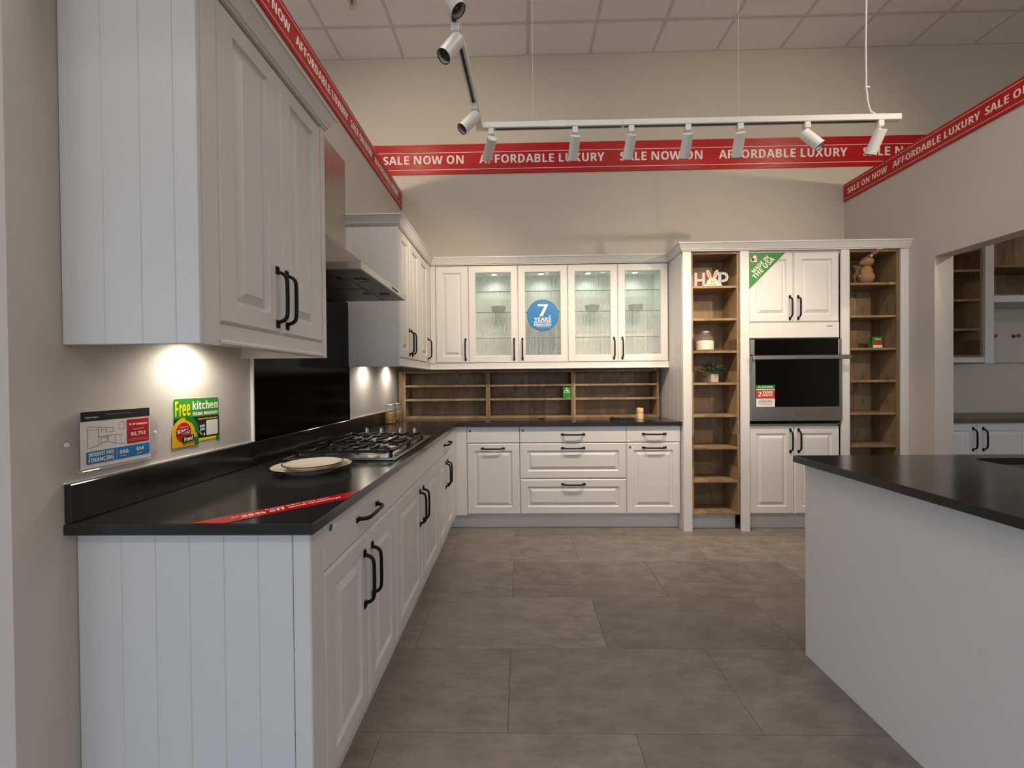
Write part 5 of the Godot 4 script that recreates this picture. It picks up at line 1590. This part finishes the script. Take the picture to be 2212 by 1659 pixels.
	sweep(pm, [Vector3(px + 0.020, 0.054, -0.004)] + bowl + [Vector3(px + 0.020, 0.117, -0.004)], [Vector2(0.004, 0.011), Vector2(-0.004, 0.011), Vector2(-0.004, -0.011), Vector2(0.004, -0.011)], Vector3.BACK, false)
	part(t, "letter_p", fin(pm), M.gingham_blue)
	var bo := PackedVector2Array()
	bo.append(Vector2(0.070, 0.0)); bo.append(Vector2(0.222, 0.0)); bo.append(Vector2(0.225, 0.016)); bo.append(Vector2(0.218, 0.026)); bo.append(Vector2(0.205, 0.022))
	for k in 13:
		var a := 0.1 + (PI - 0.2) * k / 12
		bo.append(Vector2(0.146 + cos(a) * 0.050, 0.024 + sin(a) * 0.056))
	bo.append(Vector2(0.084, 0.020)); bo.append(Vector2(0.074, 0.024)); bo.append(Vector2(0.068, 0.016))
	part(t, "bunny_face", prism_mesh(bo, 0.0005, 0.014), M.bunny)
	for sgn in [-1.0, 1.0]:
		var ear := PackedVector2Array()
		var ein := PackedVector2Array()
		for k in 18:
			var a := TAU * k / 18
			ear.append(Vector2(cos(a) * 0.0155, 0.036 + sin(a) * 0.040).rotated(-sgn * 0.36))
			ein.append(Vector2(cos(a) * 0.0085, 0.036 + sin(a) * 0.029).rotated(-sgn * 0.36))
		var e := part(t, "ear", prism_mesh(ear, 0.0, 0.010), M.bunny, Vector3(0.146 + sgn * 0.016, 0.074, 0.001))
		part(e, "inner_ear", prism_mesh(ein, 0.010, 0.0110), M.bunny_pink)
		part(t, "eye", lathe_disc(0.0042), M.ink, Vector3(0.146 + sgn * 0.008, 0.044, 0.014))
		for k in 3:
			part(t, "whisker", box(Vector3(0, -0.0008, 0), Vector3(0.022, 0.0008, 0.0006)), M.grey_line, Vector3(0.146 + sgn * 0.008, 0.022, 0.014), Basis(Vector3.BACK, (0.25 * (k - 1)) if sgn > 0 else PI - 0.25 * (k - 1)))
	part(t, "nose", lathe_disc(0.004), M.bunny_pink, Vector3(0.146, 0.029, 0.014))
	t = thing("flour_jar", "big clear glass jar half full of white flour, on the bookcase", "jar", v(1.578, 1.5040, 3.46))
	part(t, "glass_jar", lathe_mesh([Vector2(0, 0), Vector2(0.066, 0), Vector2(0.074, 0.010), Vector2(0.076, 0.080), Vector2(0.070, 0.118), Vector2(0.046, 0.140), Vector2(0.044, 0.152), Vector2(0.041, 0.152), Vector2(0.043, 0.138), Vector2(0.066, 0.116), Vector2(0.072, 0.080), Vector2(0.070, 0.012), Vector2(0.063, 0.005), Vector2(0, 0.005)], 36), M.jar_glass)
	part(t, "flour", lathe_mesh([Vector2(0, 0.0055), Vector2(0.062, 0.0055), Vector2(0.069, 0.013), Vector2(0.0705, 0.084), Vector2(0.05, 0.089), Vector2(0, 0.087)], 36), M.flour)
	part(t, "lid", lathe_mesh([Vector2(0, 0.153), Vector2(0.046, 0.153), Vector2(0.048, 0.155), Vector2(0.048, 0.166), Vector2(0.045, 0.169), Vector2(0, 0.169)], 32), M.lid)
	t = thing("potted_plant", "small green plant in a pale square pot on the bookcase shelf", "plant", v(1.645, 1.2385, 3.455))
	part(t, "pot", box(Vector3(-0.032, 0, -0.032), Vector3(0.032, 0.072, 0.032), 0.004), M.pot)
	part(t, "soil", box(Vector3(-0.028, 0.0725, -0.028), Vector3(0.028, 0.075, 0.028)), M.burner)
	var lf := nst()
	for k in 60:
		var a := rng.randf() * TAU
		var el := rng.randf_range(0.35, 1.45)
		var dir := Vector3(cos(a) * cos(el), sin(el), sin(a) * cos(el))
		var ln := rng.randf_range(0.055, 0.105)
		var o := Vector3(cos(a) * 0.012, 0.072, sin(a) * 0.012)
		var mid := o + dir * ln * 0.6
		var tip := o + dir * ln + Vector3(0, -0.004, 0)
		cyl(lf, o, mid, 0.0011, 5)
		for q in 6:
			var base: Vector3 = mid.lerp(tip, q / 5.0)
			var sd := Vector3(rng.randf_range(-1, 1), rng.randf_range(-0.3, 0.9), rng.randf_range(-1, 1)).normalized()
			var lx := sd.cross(dir).normalized()
			var e := base + sd * 0.022
			var m := base + sd * 0.013
			var up := lx.cross(sd).normalized()
			lf.set_smooth_group(1)
			face(lf, [base, m + lx * 0.0075 + up * 0.001, e, m + up * 0.0028], up)
			face(lf, [base, m - lx * 0.0075 + up * 0.001, e, m + up * 0.0028], up)
			face(lf, [base, m + lx * 0.0075 + up * 0.001, e, m - lx * 0.0075 + up * 0.001], -up)
			lf.set_smooth_group(-1)
	part(t, "foliage", fin(lf), M.leaf).set_meta("kind", "stuff")

	# bookcase right of the oven: wicker rabbit and a seed box
	t = thing("wicker_rabbit", "brown wicker rabbit figure with long swept-back ears on the bookcase top shelf", "figurine", v(2.915, 2.0525, 3.455))
	var rb := nst()
	blob(rb, Vector3(0.004, 0.056, 0), Vector3(0.064, 0.060, 0.058))
	blob(rb, Vector3(0.010, 0.108, 0), Vector3(0.044, 0.050, 0.042))
	blob(rb, Vector3(-0.046, 0.064, 0.012), Vector3(0.026, 0.013, 0.016))
	blob(rb, Vector3(-0.030, 0.098, 0.016), Vector3(0.020, 0.036, 0.018))
	blob(rb, Vector3(0.014, 0.190, 0), Vector3(0.053, 0.043, 0.045))
	blob(rb, Vector3(-0.026, 0.180, 0), Vector3(0.024, 0.022, 0.026))
	part(t, "body", fin(rb), M.wicker)
	for sgn in [-1.0, 1.0]:
		var es := nst()
		var path := [Vector3(0.010 + sgn * 0.010, 0.222, 0.008), Vector3(0.013 + sgn * 0.012, 0.234, 0.045), Vector3(0.018 + sgn * 0.012, 0.241, 0.075), Vector3(0.024 + sgn * 0.010, 0.262, 0.122)]
		sweep(es, path, round_section(0.0085, 8, 0.005), Vector3.RIGHT)
		part(t, "ear", fin(es), M.pink_ribbon)
	part(t, "bow", lathe_mesh([Vector2(0, -0.010), Vector2(0.008, -0.007), Vector2(0.010, 0.0), Vector2(0.008, 0.007), Vector2(0, 0.010)], 14), M.white, Vector3(0.018, 0.226, 0.042))
	t = thing("seed_box", "small green, orange and white printed packet standing on the bookcase", "box", v(2.999, 1.5145, 3.48))
	part(t, "carton", box(Vector3(0, 0, -0.03), Vector3(0.083, 0.098, 0), 0.001), M.green)
	part(t, "print_band", box(Vector3(0.005, 0.032, 0.0), Vector3(0.083, 0.062, 0.0006)), M.orange_red)
	part(t, "print_band", box(Vector3(0.005, 0.004, 0.0), Vector3(0.083, 0.030, 0.0006)), M.paper)
	part(t, "print_line", box(Vector3(0.022, 0.076, 0.0), Vector3(0.070, 0.084, 0.0006)), M.print_white)

func prism_lying(poly: PackedVector2Array, y0: float, y1: float) -> ArrayMesh:
	var st := nst()
	prism(st, poly, y0, y1, Transform3D(Basis(Vector3.RIGHT, -PI / 2), Vector3.ZERO))
	return fin(st)

func blob(st: SurfaceTool, c: Vector3, r: Vector3) -> void:
	var prof := []
	for k in 13:
		var a := -PI / 2 + PI * k / 12
		prof.append(Vector2(cos(a) if k > 0 and k < 12 else 0.0, sin(a)))
	lathe(st, prof, 20, Transform3D(Basis.from_scale(r), c))
